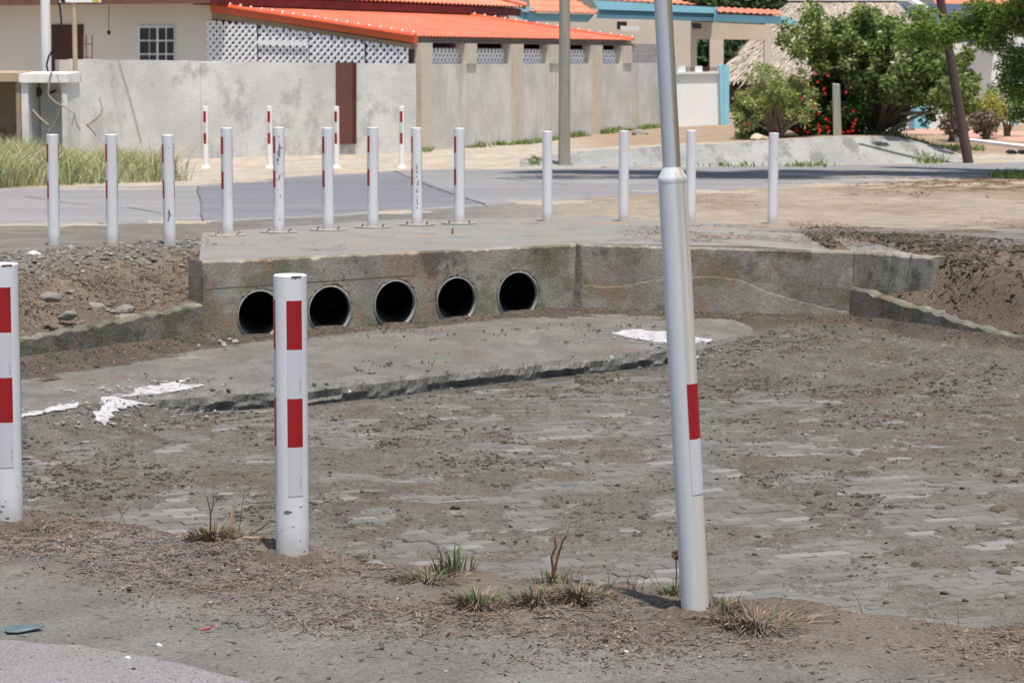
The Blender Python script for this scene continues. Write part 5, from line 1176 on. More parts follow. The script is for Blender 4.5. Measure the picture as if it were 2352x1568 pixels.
# right stretch under the eave
WB0 = hp(-.05, .02); WB1u = 1525
def onB(u, v, off=0):
    d = Vector(ray(u, v)); C = Vector((0,0,CAMH)); p0 = hp(0, -off); t = (p0 - C).dot(Rr)/d.dot(Rr); return C + d*t
def rectB(mb, u0, v0, u1, v1, off, th, z0=None, z1=None):
    a, b, c, d = onB(u0, v1, off), onB(u1, v1, off), onB(u1, v0, off), onB(u0, v0, off)
    if z0 is not None: a.z = b.z = z0
    if z1 is not None: c.z = d.z = z1
    mb.hexa([a, b, b + Rr*th, a + Rr*th, d, c, c + Rr*th, d + Rr*th])
m = MB(); rectB(m, 964, 146, 1530, 330, 0, .2, -.4, 1.655); m.build('wall_panel', MT['render_stain'], wall, WO)
for u0, u1 in ((968, 993), (1180, 1203), (1365, 1385)):
    m = MB(); rectB(m, u0, 0, u1, 0, .05, .26, -.4, ZE - .102); m.build('pilaster', MT['pilaster'], wall, WO)
for u0, u1 in ((1074, 1096), (1265, 1285), (1434, 1453)):
    m = MB(); rectB(m, u0, 0, u1, 0, .03, .24, 1.656, ZE - .102); m.build('pillar', MT['pilaster'], wall, WO)
for u0, u1 in ((996, 1074), (1097, 1176), (1205, 1264), (1286, 1362), (1387, 1433)):
    a0 = (onB(u0, 100) - hp(0,0)).dot(E); a1 = (onB(u1, 100) - hp(0,0)).dot(E)
    lattice(wall, [(a0, 1.66), (a1, 1.66), (a1, 1.92), (a0, 1.92)], hp(0, .16), E, .15, .055, .01, separate=False)
wl = [o for o in wall.children if o.name.startswith('lattice_panel')]
for o in wl: o.data.transform(Matrix.Translation(HO - WO))
for r_, (v0, v1) in enumerate(((92, 119), (120, 149))):
    for u0, u1 in ((((1456, 1478), (1479, 1502), (1503, 1527)), ((1453, 1466), (1467, 1490), (1491, 1528)))[r_]):
        m = MB(); z0 = 1.66 + .205*(1 - r_); rectB(m, u0, 0, u1, 0, -.02 + random.uniform(-.01, .01), .16, z0, z0 + .195); m.build('block', MT['block'], wall, WO)

# ================================================================== left verge: poles, sign, meter boxes, grass
pg = lambda u, v, z=.02: gp(u, v, z)
p = dp(110, 330, 41.3); z = h1(p.x, p.y)
pole = empty('white_pole', (p.x, p.y, z), 'white utility pole behind the meter boxes at far left', 'pole')
m = MB(); m.lathe([(.078, -.3), (.074, 2.0), (.070, 7.0)], 20); m.build('shaft', MT['white'], pole, smooth=True, sharp=40)
w0 = [(132, -10), (138, 20), (141, 50), (138, 80), (126, 108), (112, 130), (107, 150), (112, 172)]
m = MB(); m.tube([dp(u, v, 41.15) for u, v in w0], .016, 6); m.build('cable', MT['black'], pole, pole.location)
p = dp(176, 330, 40.6); z = h1(p.x, p.y); sg = empty('street_sign', (p.x, p.y, z), 'tan metal sign post with the bottom edge of a white sign, far left', 'sign')
m = MB(); m.lathe([(.052, -.2), (.052, 1.52)], 14); m.build('lower_post', MT['sign_pole'], sg, smooth=True, sharp=40)
m = MB(); m.lathe([(.062, 1.40), (.062, 1.45)], 14); m.build('clamp', MT['white'], sg)
m = MB(); m.lathe([(.038, 1.45), (.036, 3.4)], 14); m.build('upper_post', MT['sign_pole'], sg, smooth=True, sharp=40)
zb = dp(183, 6, 40.55).z; a = dp(136, 6, 40.55); b = dp(232, 6, 40.55)
m = MB(); m.hexa([a, b, b + Vector((0,.02,0)), a + Vector((0,.02,0)), a + UP*.6, b + UP*.6, b + Vector((0,.02,.6)), a + Vector((0,.02,.6))]); m.build('sign_panel', MT['whitewash'], sg, sg.location)
m = MB(); m.box((a.x + .04, a.y - .004, a.z + .05), (.05, .006, .14), (.8, 0, .6)); m.build('sign_mark', MT['black'], sg, sg.location)
m = MB(); m.lathe([(.06, 0), (.06, .004)], 16); o = m.build('sign_mark', MT['sign_yellow'], sg); o.rotation_euler = (math.pi/2, 0, 0); o.location = Vector((b.x - .08, b.y - .001, b.z + .06)) - sg.location
# guy wire shadow-thin line on the wall
m = MB(); m.tube([onA(272, 137, .02), onA(300, 230, .02), onA(326, 330, .02)], .0045, 5); tag(m.build('guy_wire', MT['beam'], None, onA(326, 330, .02)), 'thin slanting wire against the grey wall at left', 'wire')
# rebar ladder behind wall
m = MB()
for u in (190, 199, 212): m.tube([dp(u, 145, 44.6), dp(u + random.uniform(-1, 1), 80, 44.6)], .009, 5)
for v in (100, 130): m.tube([dp(188, v, 44.6), dp(213, v + 3, 44.6)], .007, 5)
tag(m.build('rebar_cage', MT['rust'], None, dp(200, 145, 44.6)), 'rusty rebar cage standing above the left end of the wall', 'rebar')
# meter boxes
def meter_box(u0, u1, uo0, uo1, vt, vo, y, depth, mat, label, flip=False):
    a = dp(u0, vt, y); b = dp(u1, vt, y); zb = h1(a.x, a.y) - .1; zt = a.z; root = empty('meter_box', ((a.x+b.x)/2, y, zb + .1), label, 'meter box', 'concrete meter boxes'); O = root.location.copy()
    oa = dp(uo0, vo, y); ob_ = dp(uo1, vo, y); D = Vector((0, depth, 0))
    sk = Vector((.10, 0, 0))
    for nm, x0, x1 in (('side_wall', a.x, oa.x), ('side_wall', ob_.x, b.x)):
        m = MB(); m.hexa([(x0, y, zb), (x1, y, zb), (x1 + sk.x, y + depth, zb), (x0 + sk.x, y + depth, zb), (x0, y, zt - .13), (x1, y, zt - .13), (x1 + sk.x, y + depth, zt - .13), (x0 + sk.x, y + depth, zt - .13)]); m.build(nm, mat, root, O)
    m = MB(); m.hexa([(a.x - .03, y - .04, zt - .13), (b.x + .03, y - .04, zt - .13), (b.x + .03 + sk.x, y + depth + .03, zt - .13), (a.x - .03 + sk.x, y + depth + .03, zt - .13), (a.x - .02, y - .03, zt), (b.x + .02, y - .03, zt), (b.x + .02 + sk.x, y + depth + .03, zt + .03), (a.x - .02 + sk.x, y + depth + .03, zt + .03)]); m.build('top_slab', mat, root, O)
    m = MB(); m.hexa([(oa.x + sk.x, y + depth - .1, zb), (ob_.x + sk.x, y + depth - .1, zb), (ob_.x + sk.x, y + depth, zb), (oa.x + sk.x, y + depth, zb), (oa.x + sk.x, y + depth - .1, zt - .13), (ob_.x + sk.x, y + depth - .1, zt - .13), (ob_.x + sk.x, y + depth, zt - .13), (oa.x + sk.x, y + depth, zt - .13)]); m.build('back_wall', mat, root, O)
    return root, O
rt, O = meter_box(48, 153, 64, 141, 170, 186, 39.6, .55, MT['meterbox'], 'whitewashed concrete meter box with an open front, behind the tall grass')
c = dp(84, 212, 40.0); m = MB(); m.lathe([(.075, -.05), (.08, .04), (.06, .06), (.01, .065)], 16); mo = m.build('meter', MT['wood_dark'], rt); mo.rotation_euler = (math.pi/2, 0, 0); mo.location = c - O
m = MB(); m.tube([dp(78, 228, 40.02), dp(77, 262, 40.02)], .018, 6); m.build('conduit', MT['black'], rt, O)
m = MB(); m.tube([dp(112, 215, 40.02), dp(128, 208, 40.02)], .02, 6); m.build('conduit', MT['black'], rt, O)
meter_box(-90, 46, -80, 36, 168, 186, 39.9, .65, MT['meterbox_brown'], 'brown concrete meter box at the far left picture edge')
# dead vine on the meter box
m = MB()
for path, r in ((((118, 166), (113, 190), (111, 215), (113, 222), (128, 236), (150, 247), (172, 262)), .020), (((74, 253), (92, 272), (112, 288)), .022), (((113, 300), (108, 285), (104, 270)), .008), (((112, 305), (130, 275), (141, 240), (142, 210), (130, 170)), .011), (((185, 300), (176, 285), (172, 262), (165, 290)), .016), (((200, 285), (222, 312)), .02), (((200, 290), (230, 265), (236, 250), (228, 225)), .012)):
    m.tube([dp(u, v, 39.45 - .002*i) for i, (u, v) in enumerate(path)], [r*(1 - .5*i/len(path)) for i in range(len(path))], 6, jit=.1)
tag(m.build('dead_vine', MT['branch_pale'], None, dp(112, 305, 39.45)), 'bare twisted dead vine hanging across the meter box', 'vine')
# tall grass
def grass_field(name, pts, hmin, hmax, mat, label, wid=.007, lean=.35, seed=0):
    r = np.random.default_rng(seed); n = len(pts); a = r.uniform(0, 2*math.pi, n); h = r.uniform(hmin, hmax, n)*np.clip(.35 + 1.3*fbm(pts[:,0], pts[:,1], 1.6, 190), .4, 1.3); L_ = lean*h*r.uniform(.2, 1.2, n); w_ = wid*r.uniform(.6, 1.3, n)
    z = H(pts[:,0], pts[:,1]); b = np.stack([pts[:,0], pts[:,1], z - .02], -1); d = np.stack([np.cos(a), np.sin(a), 0*a], -1); s_ = np.stack([np.ones(n)*1.0, .3*np.sin(a*3), 0*a], -1)*w_[:, None]
    up = np.stack([0*a, 0*a, h], -1); p1 = b + d*(L_*.3)[:, None] + up*.6; p2 = b + d*L_[:, None] + up
    V = np.stack([b - s_, b + s_, p1 + s_*.8, p1 - s_*.8, p2], 1).reshape(-1, 3); o5 = np.arange(n)*5
    q = np.stack([o5, o5+1, o5+2, o5+3], -1); t = np.stack([o5+3, o5+2, o5+4], -1)
    me = bpy.data.meshes.new(name); me.from_pydata(V.tolist(), [], q.tolist() + t.tolist()); me.materials.append(mat)
    o = bpy.data.objects.new(name, me); COL.objects.link(o); return tag(o, label, kind='stuff')
def gdens(X, Y):
    u = CX + FPX*X/Y
    fr = np.interp(X, [gp(0, 433, .03).x, gp(450, 418, .03).x], [34.9, 37.0])
    return (u < 470)*(Y > fr + .15*(fbm(X, Y, 2, 150) - .5))*(Y < 40.2 - 3.0*sstep((u - 200)/260))*np.clip(3*(fbm(X, Y, 1.0, 152) - .28), .1, 1)*(u > -90)*(1 - .92*sstep((u - 300)/170))
P_ = pick(90000, -9, -3.5, 34, 40.5, gdens, 30); k = len(P_)*6//10
grass_field('tall_grass', P_[:k], .16, .50, MT['tallgrass'], 'tall green grass on the left verge beyond the road', seed=1, wid=.0055, lean=.95)
grass_field('dry_tall_grass', P_[k:], .16, .54, MT['tallgrass_dry'], 'dry straw coloured grass on the left verge', seed=2, wid=.0045, lean=1.1)
# weeds along the wall foot and embankment
def wdens(X, Y):
    u = CX + FPX*X/Y
    return (fbm(X, Y, 1.3, 160) > .5)*1.0
lines = []
for u0, u1, y, n, sp in ((1060, 1520, None, 1500, .35), (970, 1010, None, 150, .3)):
    for _ in range(n):
        u = random.uniform(u0, u1); p = onB(u, 300, random.uniform(.02, sp*random.random() + .05))
        if fbm(p.x, p.y, 1.5, 163) > .42: lines.append((p.x, p.y))
for u0, u1, v, n in ((1790, 1900, 380, 110), (2100, 2170, 371, 260), (1640, 1760, 381, 60), (2290, 2400, 405, 700), (1215, 1240, 376, 90)):
    for _ in range(n):
        p = gp(random.gauss((u0+u1)/2, (u1-u0)/4), v + random.uniform(-3, 3), .05); lines.append((p.x, p.y + random.uniform(-.2, .3)))
for u0, u1 in ((1985, 2260), (1690, 1760)):
    for _ in range(700):
        p = dp(random.uniform(u0, u1), 300, random.uniform(46.2, 48.5)); lines.append((p.x, p.y))
grass_field('roadside_weeds', np.array(lines), .04, .14, MT['weed'], 'low green weeds along the wall foot and verge', seed=3, wid=.010, lean=.9)

# ================================================================== grey utility pole, dark leaning pole, wooden post
p = on(1296, 381, .04); m = MB(); m.lathe([(.100, -.3), (.094, .4), (.086, 3), (.078, 7.5)], 18); o = m.build('utility_pole', MT['wood_grey'], None, smooth=True, sharp=40); o.location = (p.x, p.y, h1(p.x, p.y)); tag(o, 'weathered grey wooden utility pole in front of the stained wall', 'pole')
p = on(2224, 374, .04); q = dp(2160, 0, p.y - .1); dv = (q - p); m = MB(); m.lathe([(.088, -.3), (.080, 1.2), (.070, 3.2), (.062, 6)], 16); o = m.build('leaning_pole', MT['wood_dark'], None, smooth=True, sharp=40); o.location = p
o.rotation_euler = Vector((0,0,1)).rotation_difference(dv.normalized()).to_euler(); tag(o, 'dark brown wooden pole leaning left, right of the large shrub', 'pole')
p = dp(1924, 312, 45.7); m = MB(); hgt = dp(1920, 193, 45.7).z - h1(p.x, p.y)
m.hexa([(-.07,-.06,-.2), (.07,-.07,-.2), (.07,.06,-.2), (-.07,.06,-.2), (-.105,-.05,hgt), (.02,-.06,hgt*.985), (.02,.05,hgt), (-.10,.05,hgt*1.01)]); o = m.build('wooden_post', MT['wood_grey'], None); o.location = (p.x, p.y, h1(p.x, p.y)); tag(o, 'short weathered fence post in front of the flowering shrub', 'post')

# ================================================================== embankment, kerb, driveway, drain
ex = np.linspace(toe_pts[0].x + .1, 7.55, 150); et = np.linspace(0, 1, 16)
EX, ET = np.meshgrid(ex, et); EY = toe_y(EX) + .02 + ET*(2.15 + .15*fbm(EX, EX*0, 1.2, 170)); EZ = H(EX, EY) + .014 + .01*(fbm(EX, EY, 1.6, 172) - .5)
EZ[0] -= .03; EZ[-1] -= .04
tag(grid_mesh('concrete_embankment', EX, EY, EZ, MT['embank']), 'pale grey sloped concrete embankment along the far road edge', kind='structure')
dn = [gp(u, v, .15)[:2] for u, v in ((2040, 300), (2150, 306), (2260, 316), (2420, 328))]; df = [gp(u, v, .15)[:2] for u, v in ((2040, 290), (2150, 291), (2260, 296), (2420, 302))]
tag(strip_sheet('driveway', dn, df, MT['drive'], 40, 10, .02), 'pinkish paved driveway at the far right', kind='structure')
ka = gp(2190, 318, .15); kb = gp(2420, 346, .15)
dr_ = empty('drain_headwall', (kb.x, kb.y, .0), 'white concrete drain headwall with small pipe holes at the right edge', 'drain'); DO = dr_.location.copy()
kd = (kb - ka); kd.z = 0; kd.normalize(); kn = Vector((kd.y, -kd.x, 0))
m = MB(); m.beam(Vector((ka.x, ka.y, .11)), Vector((kb.x, kb.y, .11)), .18, .14); m.build('kerb', MT['whitewash'], dr_, DO)
fa = gp(2262, 362, .05); fb = gp(2440, 372, .05); 
m = MB(); m.extr([Vector((ka.x + .3, ka.y - .1, .155)), Vector((kb.x, kb.y - .1, .155)), Vector((fb.x, fb.y, -.02)), Vector((fa.x, fa.y, -.02))], (0, 0, -.25)); fixn(m.build('slope_slab', MT['embank'], dr_, DO))
for u in (2326, 2352, 2380):
    c = gp(u, 357, .09); m = MB(); m.tube([c + Vector((0, -.03, .02)), c + Vector((0, .3, .02))], [.072, .072], 14); m.build('pipe', MT['black'], dr_, DO)  # solid black plugs: the holes' inner shade is put into the colour

# ================================================================== neighbouring house with light blue trim
h2 = empty('blue_trim_house', dp(1480, 300, 63), 'beige house with light blue fascias and orange tiled roofs behind the wall', 'house'); H2 = h2.location.copy()
def px_poly(pts, y): return [dp(u, v, y) for u, v in pts]
def ext(name, pts, y, th, mat, parent=None, org=None):
    m = MB(); m.extr(px_poly(pts, y), (0, th, 0)); return fixn(m.build(name, MT[mat], parent if parent is not None else h2, H2 if org is None else org))
ext('main_wall', ((1200, 20), (1589, 20), (1589, 300), (1200, 300)), 63.0, 5, 'beige2')
ext('gable_wall', ((1040, -60), (1100, -8), (1216, 45), (1216, 300), (1040, 300)), 61.6, 4, 'beige2')
ext('rake_fascia', ((1062, -30), (1090, -30), (1232, 22), (1226, 33)), 60.9, .30, 'blue')
ext('rake_fascia', ((1075, -12), (1226, 33.5), (1212, 48), (1075, -2)), 61.1, .22, 'blue')
ext('eave_fascia', ((1214, 30), (1366, 34), (1350, 51), (1205, 48)), 61.0, .5, 'blue')
def roof_px(name, u0, v0, u1, v1, y0, rise, depth, l0=0, l1=0, mat='tile_old', per=.15):
    a = dp(u0, v0, y0); b = dp(u1, v1, y0); al = b - a; L_ = al.length; up = Vector((0, depth, rise)); S = up.length
    m = MB(); corrugated(m, a, al, L_, up, S, period=per, amp=.028, course=.34, drop=.012, lenf=lambda t: min(S, (t*l0 if l0 else 1e9) + .02, ((L_ - t)*l1 if l1 else 1e9) + .02)); return m.build(name, MT[mat], h2, H2, smooth=True, sharp=50)
roof_px('small_roof', 1216, 27, 1374, 33, 60.85, 2.2, 5.0, l1=1.6)
ext('main_fascia', ((1362, 1), (1640, 17), (1640, 31), (1375, 22)), 60.2, .35, 'blue')
ext('main_fascia', ((1374, 22.5), (1640, 31.5), (1640, 40), (1376, 33)), 60.45, .35, 'blue')
ext('main_fascia', ((1372, 33.5), (1640, 40.5), (1640, 49), (1370, 42)), 60.3, .4, 'blue')
ext('main_fascia', ((1640.5, 17), (1650, 18), (1650, 52), (1640.5, 50)), 60.25, .35, 'blue')
roof_px('main_roof', 1352, -1, 1600, 13, 60.2, 2.0, 5.0, l0=2.5, l1=.55)
roof_px('carport_roof', 1648, 29, 1795, 36, 59.9, .12, .6)
ext('carport_fascia', ((1646, 33), (1800, 38), (1842, 52), (1842, 58), (1646, 50)), 59.95, .3, 'blue')
ext('carport_header', ((1588, 50), (1772, 58), (1772, 92), (1588, 90)), 60.8, .3, 'beige2')
ext('carport_post', ((1588, 90), (1601, 90), (1601, 300), (1588, 300)), 60.8, .3, 'beige2')
ext('carport_post', ((1631, 90), (1662, 90), (1662, 300), (1631, 300)), 64.0, .3, 'beige2')
ext('carport_post', ((1756, 92), (1772, 92), (1772, 300), (1756, 300)), 60.8, .3, 'beige2')
ext('wall_lamp', ((1590, 53), (1610, 54), (1612, 66), (1592, 66)), 59.6, .25, 'black')
ext('air_conditioner', ((1425, 60), (1468, 61), (1468, 72), (1425, 71)), 62.4, .4, 'white')
ext('vent', ((1418, 50), (1440, 50), (1440, 68), (1418, 68)), 62.5, .3, 'black')
# white garden wall with blue pillars
gw = empty('garden_wall', dp(1610, 310, 56), 'white garden wall with a light blue pillar, left of the shrubs', 'wall'); GO = gw.location.copy()
ext('wall_panel', ((1540, 170), (1660, 168), (1660, 340), (1540, 340)), 56.0, .2, 'whitewash', gw, GO)
ext('coping', ((1540, 166), (1661, 164), (1661, 169), (1540, 171)), 55.95, .3, 'white', gw, GO)
ext('pillar', ((1652, 150), (1661, 148), (1663, 320), (1657, 320)), 55.9, .35, 'blue', gw, GO)
ext('pillar', ((1661.5, 148), (1675, 152), (1675, 306), (1663.5, 320)), 55.9, .4, 'blue', gw, GO)
ext('pillar', ((1540, 128), (1553, 128), (1553, 260), (1540, 260)), 55.8, .3, 'blue', gw, GO)
for u in (1558, 1597):
    ext('coping_block', ((u, 152), (u + 16, 152), (u + 16, 165), (u, 166)), 56.0, .15, 'white', gw, GO)
for k in range(14):
    u = 1578 + k*5.2; m = MB(); m.tube([dp(u, 168, 56.1), dp(u, 154, 56.1)], .012, 4); m.build('railing_bar', MT['rust'], gw, GO)
gg = empty('gate_wall', dp(2100, 292, 56), 'low white wall and light blue gate pillar behind the large shrub', 'wall'); GG = gg.location.copy()
ext('wall_panel', ((2030, 262), (2101, 262), (2101, 300), (2030, 300)), 57.0, .2, 'white', gg, GG)
ext('pillar', ((2100, 243), (2133, 240), (2133, 296), (2100, 296)), 56.5, .5, 'blue', gg, GG)
ext('wall_panel', ((2134, 244), (2180, 250), (2180, 296), (2134, 296)), 57.0, .2, 'whitewash', gg, GG)

# thatched roof
th_ = empty('thatched_shelter', dp(1900, 250, 70), 'grey thatched palm roof rising behind the shrubs', 'shelter'); TO = th_.location.copy()
ra, rb_ = dp(1825, 0, 72), dp(2055, 0, 72); ea, eb = dp(1640, 185, 67.5), dp(2190, 185, 67.5)
fa_, fb_ = dp(1640, 178, 77), dp(2190, 178, 77)
m = MB(); m.add([ea, eb, rb_, ra, fa_, fb_], [(0,1,2,3), (0,3,4), (1,5,2), (4,3,2,5)]); m.build('thatch_base', MT['thatch'], th_, TO)
m = MB()
for k in range(9000):
    s_ = random.random(); t = random.random()**.8; face = random.random()
    if face < .8: a = ea.lerp(ra, t); b = eb.lerp(rb_, t); p = a.lerp(b, s_); dn_ = (ea.lerp(eb, s_) - ra.lerp(rb_, s_)).normalized()
    else: p = ea.lerp(ra, t).lerp(fa_.lerp(ra, t), s_); dn_ = (ea - ra).normalized()
    l_ = random.uniform(.25, .6); wv = Vector((random.uniform(.01, .03), 0, 0)); off = Vector((0, -.06*random.random() - .02, .02)); dn_ = dn_ + Vector((random.uniform(-.2, .2), 0, random.uniform(-.1, .1)))
    m.add([p + off - wv, p + off + wv, p + off + dn_*l_ + wv*.4, p + off + dn_*l_ - wv*.4], [(0,1,2,3)])
tag(m.build('thatch_straw', MT['thatch'], th_, TO), kind='stuff')
m = MB(); m.beam(ra + Vector((-.2, -.15, .03)), rb_ + Vector((.5, -.15, .03)), .35, .12); m.build('ridge_cap', MT['white'], th_, TO)
m = MB(); m.beam(rb_ + Vector((.4, -.2, .0)), rb_ + Vector((.8, -.6, -.28)), .25, .10); m.build('ridge_cap', MT['white'], th_, TO)
for u in (1690, 1850, 2010, 2150):
    m = MB(); p = dp(u, 150, 69); m.tube([Vector((p.x, p.y, .0)), Vector((p.x, p.y, 1.9))], .1, 8); m.build('post', MT['wood_dark'], th_, TO)
m = MB(); m.box(dp(1900, 220, 71.5), (6.5, .3, 2.6)); m.build('stone_wall', MT['thatch'], th_, TO)

# slate-blue roof and the white house at far right
h3 = empty('white_house', dp(2270, 290, 66), 'white house with sky blue gable trim behind the leaning pole', 'house'); H3 = h3.location.copy()
ext('wall', ((2150, 95), (2470, 80), (2470, 305), (2150, 305)), 66, 5, 'whitewash', h3, H3)
ext('gable_fascia', ((2205, 97), (2240, 97), (2275, 70), (2300, 50), (2294, 44), (2265, 62), (2232, 85), (2205, 85)), 65.4, .5, 'blue_deep', h3, H3)
ext('canopy_roof', ((2195, 74), (2270, 60), (2235, 86), (2190, 86)), 65.0, .8, 'blue_deep', h3, H3)
ext('window', ((2306, 128), (2325, 128), (2325, 148), (2306, 148)), 65.9, .2, 'glass', h3, H3)
ext('window_frame', ((2316, 128), (2319, 128), (2319, 148), (2316, 148)), 65.85, .1, 'white', h3, H3)
arc = [(2286 + 10*math.cos(t), 134 - 12*math.sin(t)) for t in np.linspace(0, math.pi*.55, 9)] ; m = MB(); m.tube([dp(2296, 165, 65.7)] + [dp(u, v, 65.7) for u, v in arc], .045, 6); m.build('arch_trim', MT['white'], h3, H3)
ext('corner_post', ((2326, 190), (2335, 190), (2335, 290), (2326, 290)), 60, .1, 'blue', h3, H3)
ext('pillar', ((2330, 100), (2338, 100), (2338, 280), (2330, 280)), 64, .2, 'white', h3, H3)
sr = empty('slate_roof_house', dp(2130, 250, 80), 'house with a dark slate blue roof behind the thatched roof', 'house'); SO = sr.location.copy()
a, b = dp(2030, 75, 78), dp(2240, 75, 78); c, d = dp(2250, 9, 82), dp(2010, 9, 82)
m = MB(); m.hexa([a, b, b + Vector((0, 5, -.2)), a + Vector((0, 5, -.2)), d, c, c + Vector((0, 1, -.05)), d + Vector((0, 1, -.05))]); fixn(m.build('roof', MT['slate'], sr, SO))
m = MB(); 
ext('wall', ((2040, 76), (2230, 76), (2230, 300), (2040, 300)), 79, 3, 'beige2', sr, SO)
ro = empty('tiled_roof_house', dp(2260, 250, 92), 'orange roofed house peeking above the slate blue roof', 'house'); m = MB(); a = dp(2150, 16, 90); b = dp(2330, 16, 90); corrugated(m, a, b - a, (b-a).length, Vector((0, 3, 1.0)), 3.0, period=.3, amp=.05); m.build('roof', MT['tile_old'], ro, ro.location)
ext('wall', ((2150, 17), (2330, 17), (2330, 300), (2150, 300)), 91, 3, 'beige2', ro, ro.location.copy())

# ================================================================== shrubs and trees
def leaf_cloud(n, sampler, size, seed, asp=.45, droop=.2, fold=True):
    r = np.random.default_rng(seed); P = sampler(r, n); n = len(P)
    a = r.normal(size=(n, 3)); a[:, 2] = a[:, 2]*.6 + droop*-1; a /= np.linalg.norm(a, axis=1)[:, None]
    b = r.normal(size=(n, 3)); b -= a*(a*b).sum(1)[:, None]; b /= np.linalg.norm(b, axis=1)[:, None]; nn = np.cross(a, b)
    s_ = size*r.uniform(.6, 1.25, n)[:, None]
    V = np.stack([P, P + a*s_*.5 + b*s_*asp*.5 + nn*s_*.06, P + a*s_, P + a*s_*.5 - b*s_*asp*.5 + nn*s_*.06], 1).reshape(-1, 3); o4 = np.arange(n)*4
    return V, np.stack([o4, o4+1, o4+2, o4+3], -1)
def mesh_np(name, V, F, mat, parent, origin=(0,0,0)):
    me = bpy.data.meshes.new(name); V = V - np.array(origin); me.vertices.add(len(V)); me.vertices.foreach_set('co', V.ravel())
    k = F.shape[1]; me.loops.add(F.size); me.loops.foreach_set('vertex_index', F.ravel().astype(np.int32)); me.polygons.add(len(F)); me.polygons.foreach_set('loop_start', np.arange(0, F.size, k, dtype=np.int32))
    me.update(calc_edges=True); me.materials.append(mat); o = bpy.data.objects.new(name, me); COL.objects.link(o); o.parent = parent; return o
def clumps(cs):                       # cs: list of (centre, radii, weight); samples leaf positions near the shells of clumps
    W = np.array([c[2] for c in cs], float); W /= W.sum(); C = np.array([tuple(c[0]) for c in cs]); R_ = np.array([c[1] for c in cs])
    def f(r, n):
        k = r.choice(len(cs), n, p=W); d = r.normal(size=(n, 3)); d /= np.linalg.norm(d, axis=1)[:, None]; rad = r.random(n)**.45
        return C[k] + d*R_[k]*rad[:, None]
    return f
def branchy(root, O, base, targets, r0, mat, name='branch', seed=0, joined=True, wig=.08):
    r = random.Random(seed); m = MB()
    for t in targets:
        t = Vector(t); b = Vector(base) + Vector((r.uniform(-.06, .06), r.uniform(-.06, .06), 0)); L_ = (t - b).length; pts = []
        for i in range(6):
            f = i/5; q = b.lerp(t, f) + Vector((0, 0, .18*L_*math.sin(math.pi*f)*.5)) + Vector((r.uniform(-1,1), r.uniform(-1,1), r.uniform(-1,1)))*wig*L_*.25*(f > 0)
            pts.append(q)
        m.tube(pts, [r0*(1 - .78*i/5) for i in range(6)], 6, jit=.08)
    return m.build(name, mat, root, O)
def shrub(name, label, base, cs, leaf, size, n, r0, bmat, targets, seed, cat='shrub', asp=.5, droop=.15, crown_name='foliage', trunk='stems'):
    root = empty(name, base, label, cat); O = Vector(base)
    V, F = leaf_cloud(n, clumps(cs), size, seed, asp, droop); mesh_np(crown_name, V, F, leaf, root, O)
    branchy(root, O, base, targets, r0, bmat, trunk, seed); return root, O
def rand_clumps(cxu, y, pts, rr, seed, n_extra=0):
    return [((dp(u, v, y + dy)), (r_, r_*dd, r_*.85), r_**2) for (u, v, dy, r_, dd) in pts]
rs = random.Random(5)
# pale twiggy bush
base = dp(1790, 306, 46.0); base.z = h1(base.x, base.y)
cs = []
for k in range(95):
    a = rs.uniform(-.25, math.pi*1.08); rr = rs.uniform(.15, 1.0); u = 1787 + 98*rr*math.cos(a)*rs.uniform(.8, 1.1); v = 222 - 92*rr*math.sin(a) + rs.uniform(0, 55)
    cs.append((dp(u, v, 46.0 + rs.uniform(-.6, .5)), (.13, .13, .11), 1))
tg = [c[0] for c in cs]
shrub('pale_bush', 'round pale green twiggy bush beside the light blue wall pillar', base, cs, MT['leaf_pale'], .055, 11000, .011, MT['branch_pale'], tg + [dp(rs.uniform(1690, 1885), rs.uniform(150, 290), 46 + rs.uniform(-.5, .4)) for _ in range(60)], 21, asp=.5)
# red flowering shrub
base = dp(1850, 310, 46.9); base.z = h1(base.x, base.y)
cs = [(dp(rs.uniform(1692, 1990), rs.uniform(225, 300), 46.6 + rs.uniform(-.5, .9)), (.24, .24, .2), 1) for _ in range(44)] + [(dp(rs.uniform(1870, 1990), rs.uniform(165, 250), 46.9 + rs.uniform(-.3, .5)), (.22, .22, .2), 1) for _ in range(14)]
fr, FO = shrub('flowering_shrub', 'dark green shrub dotted with red flowers around the wooden post', base, cs, MT['leaf_dark'], .085, 12000, .03, MT['branch'], [c[0] for c in cs[::2]], 22)
fl_px = [(1872,168),(1878,188),(1866,200),(1900,172),(1893,203),(1894,214),(1950,196),(1944,211),(1873,245),(1880,262),(1897,272),(1903,278),(1880,287),(1882,295),(1860,290),(1962,283),(1958,290),(1938,250),(1960,255),(1900,322-30),(1905,300),(1885,300),(1830,300),(1856,303),(1948,302),(1958,300),(1936,303),(1720,283),(1712,285),(1840,225),(1778,300),(1880,308),(1965,275),(1925,262),(1848,300)]
V = []; 
for (u, v) in fl_px:
    c = dp(u, min(v, 305), 45.75 + rs.uniform(-.1, .25)); m = MB()
    for k in range(5):
        a = 2*math.pi*k/5 + rs.random(); d = Vector((math.cos(a), -.5, math.sin(a))).normalized(); sd = d.cross(Vector((0,1,0))).normalized(); L_ = rs.uniform(.022, .042)
        m.add([c, c + d*L_*.6 + sd*L_*.4, c + d*L_, c + d*L_*.6 - sd*L_*.4], [(0,1,2,3)])
    m.build('flower', MT['flower'], fr, FO)
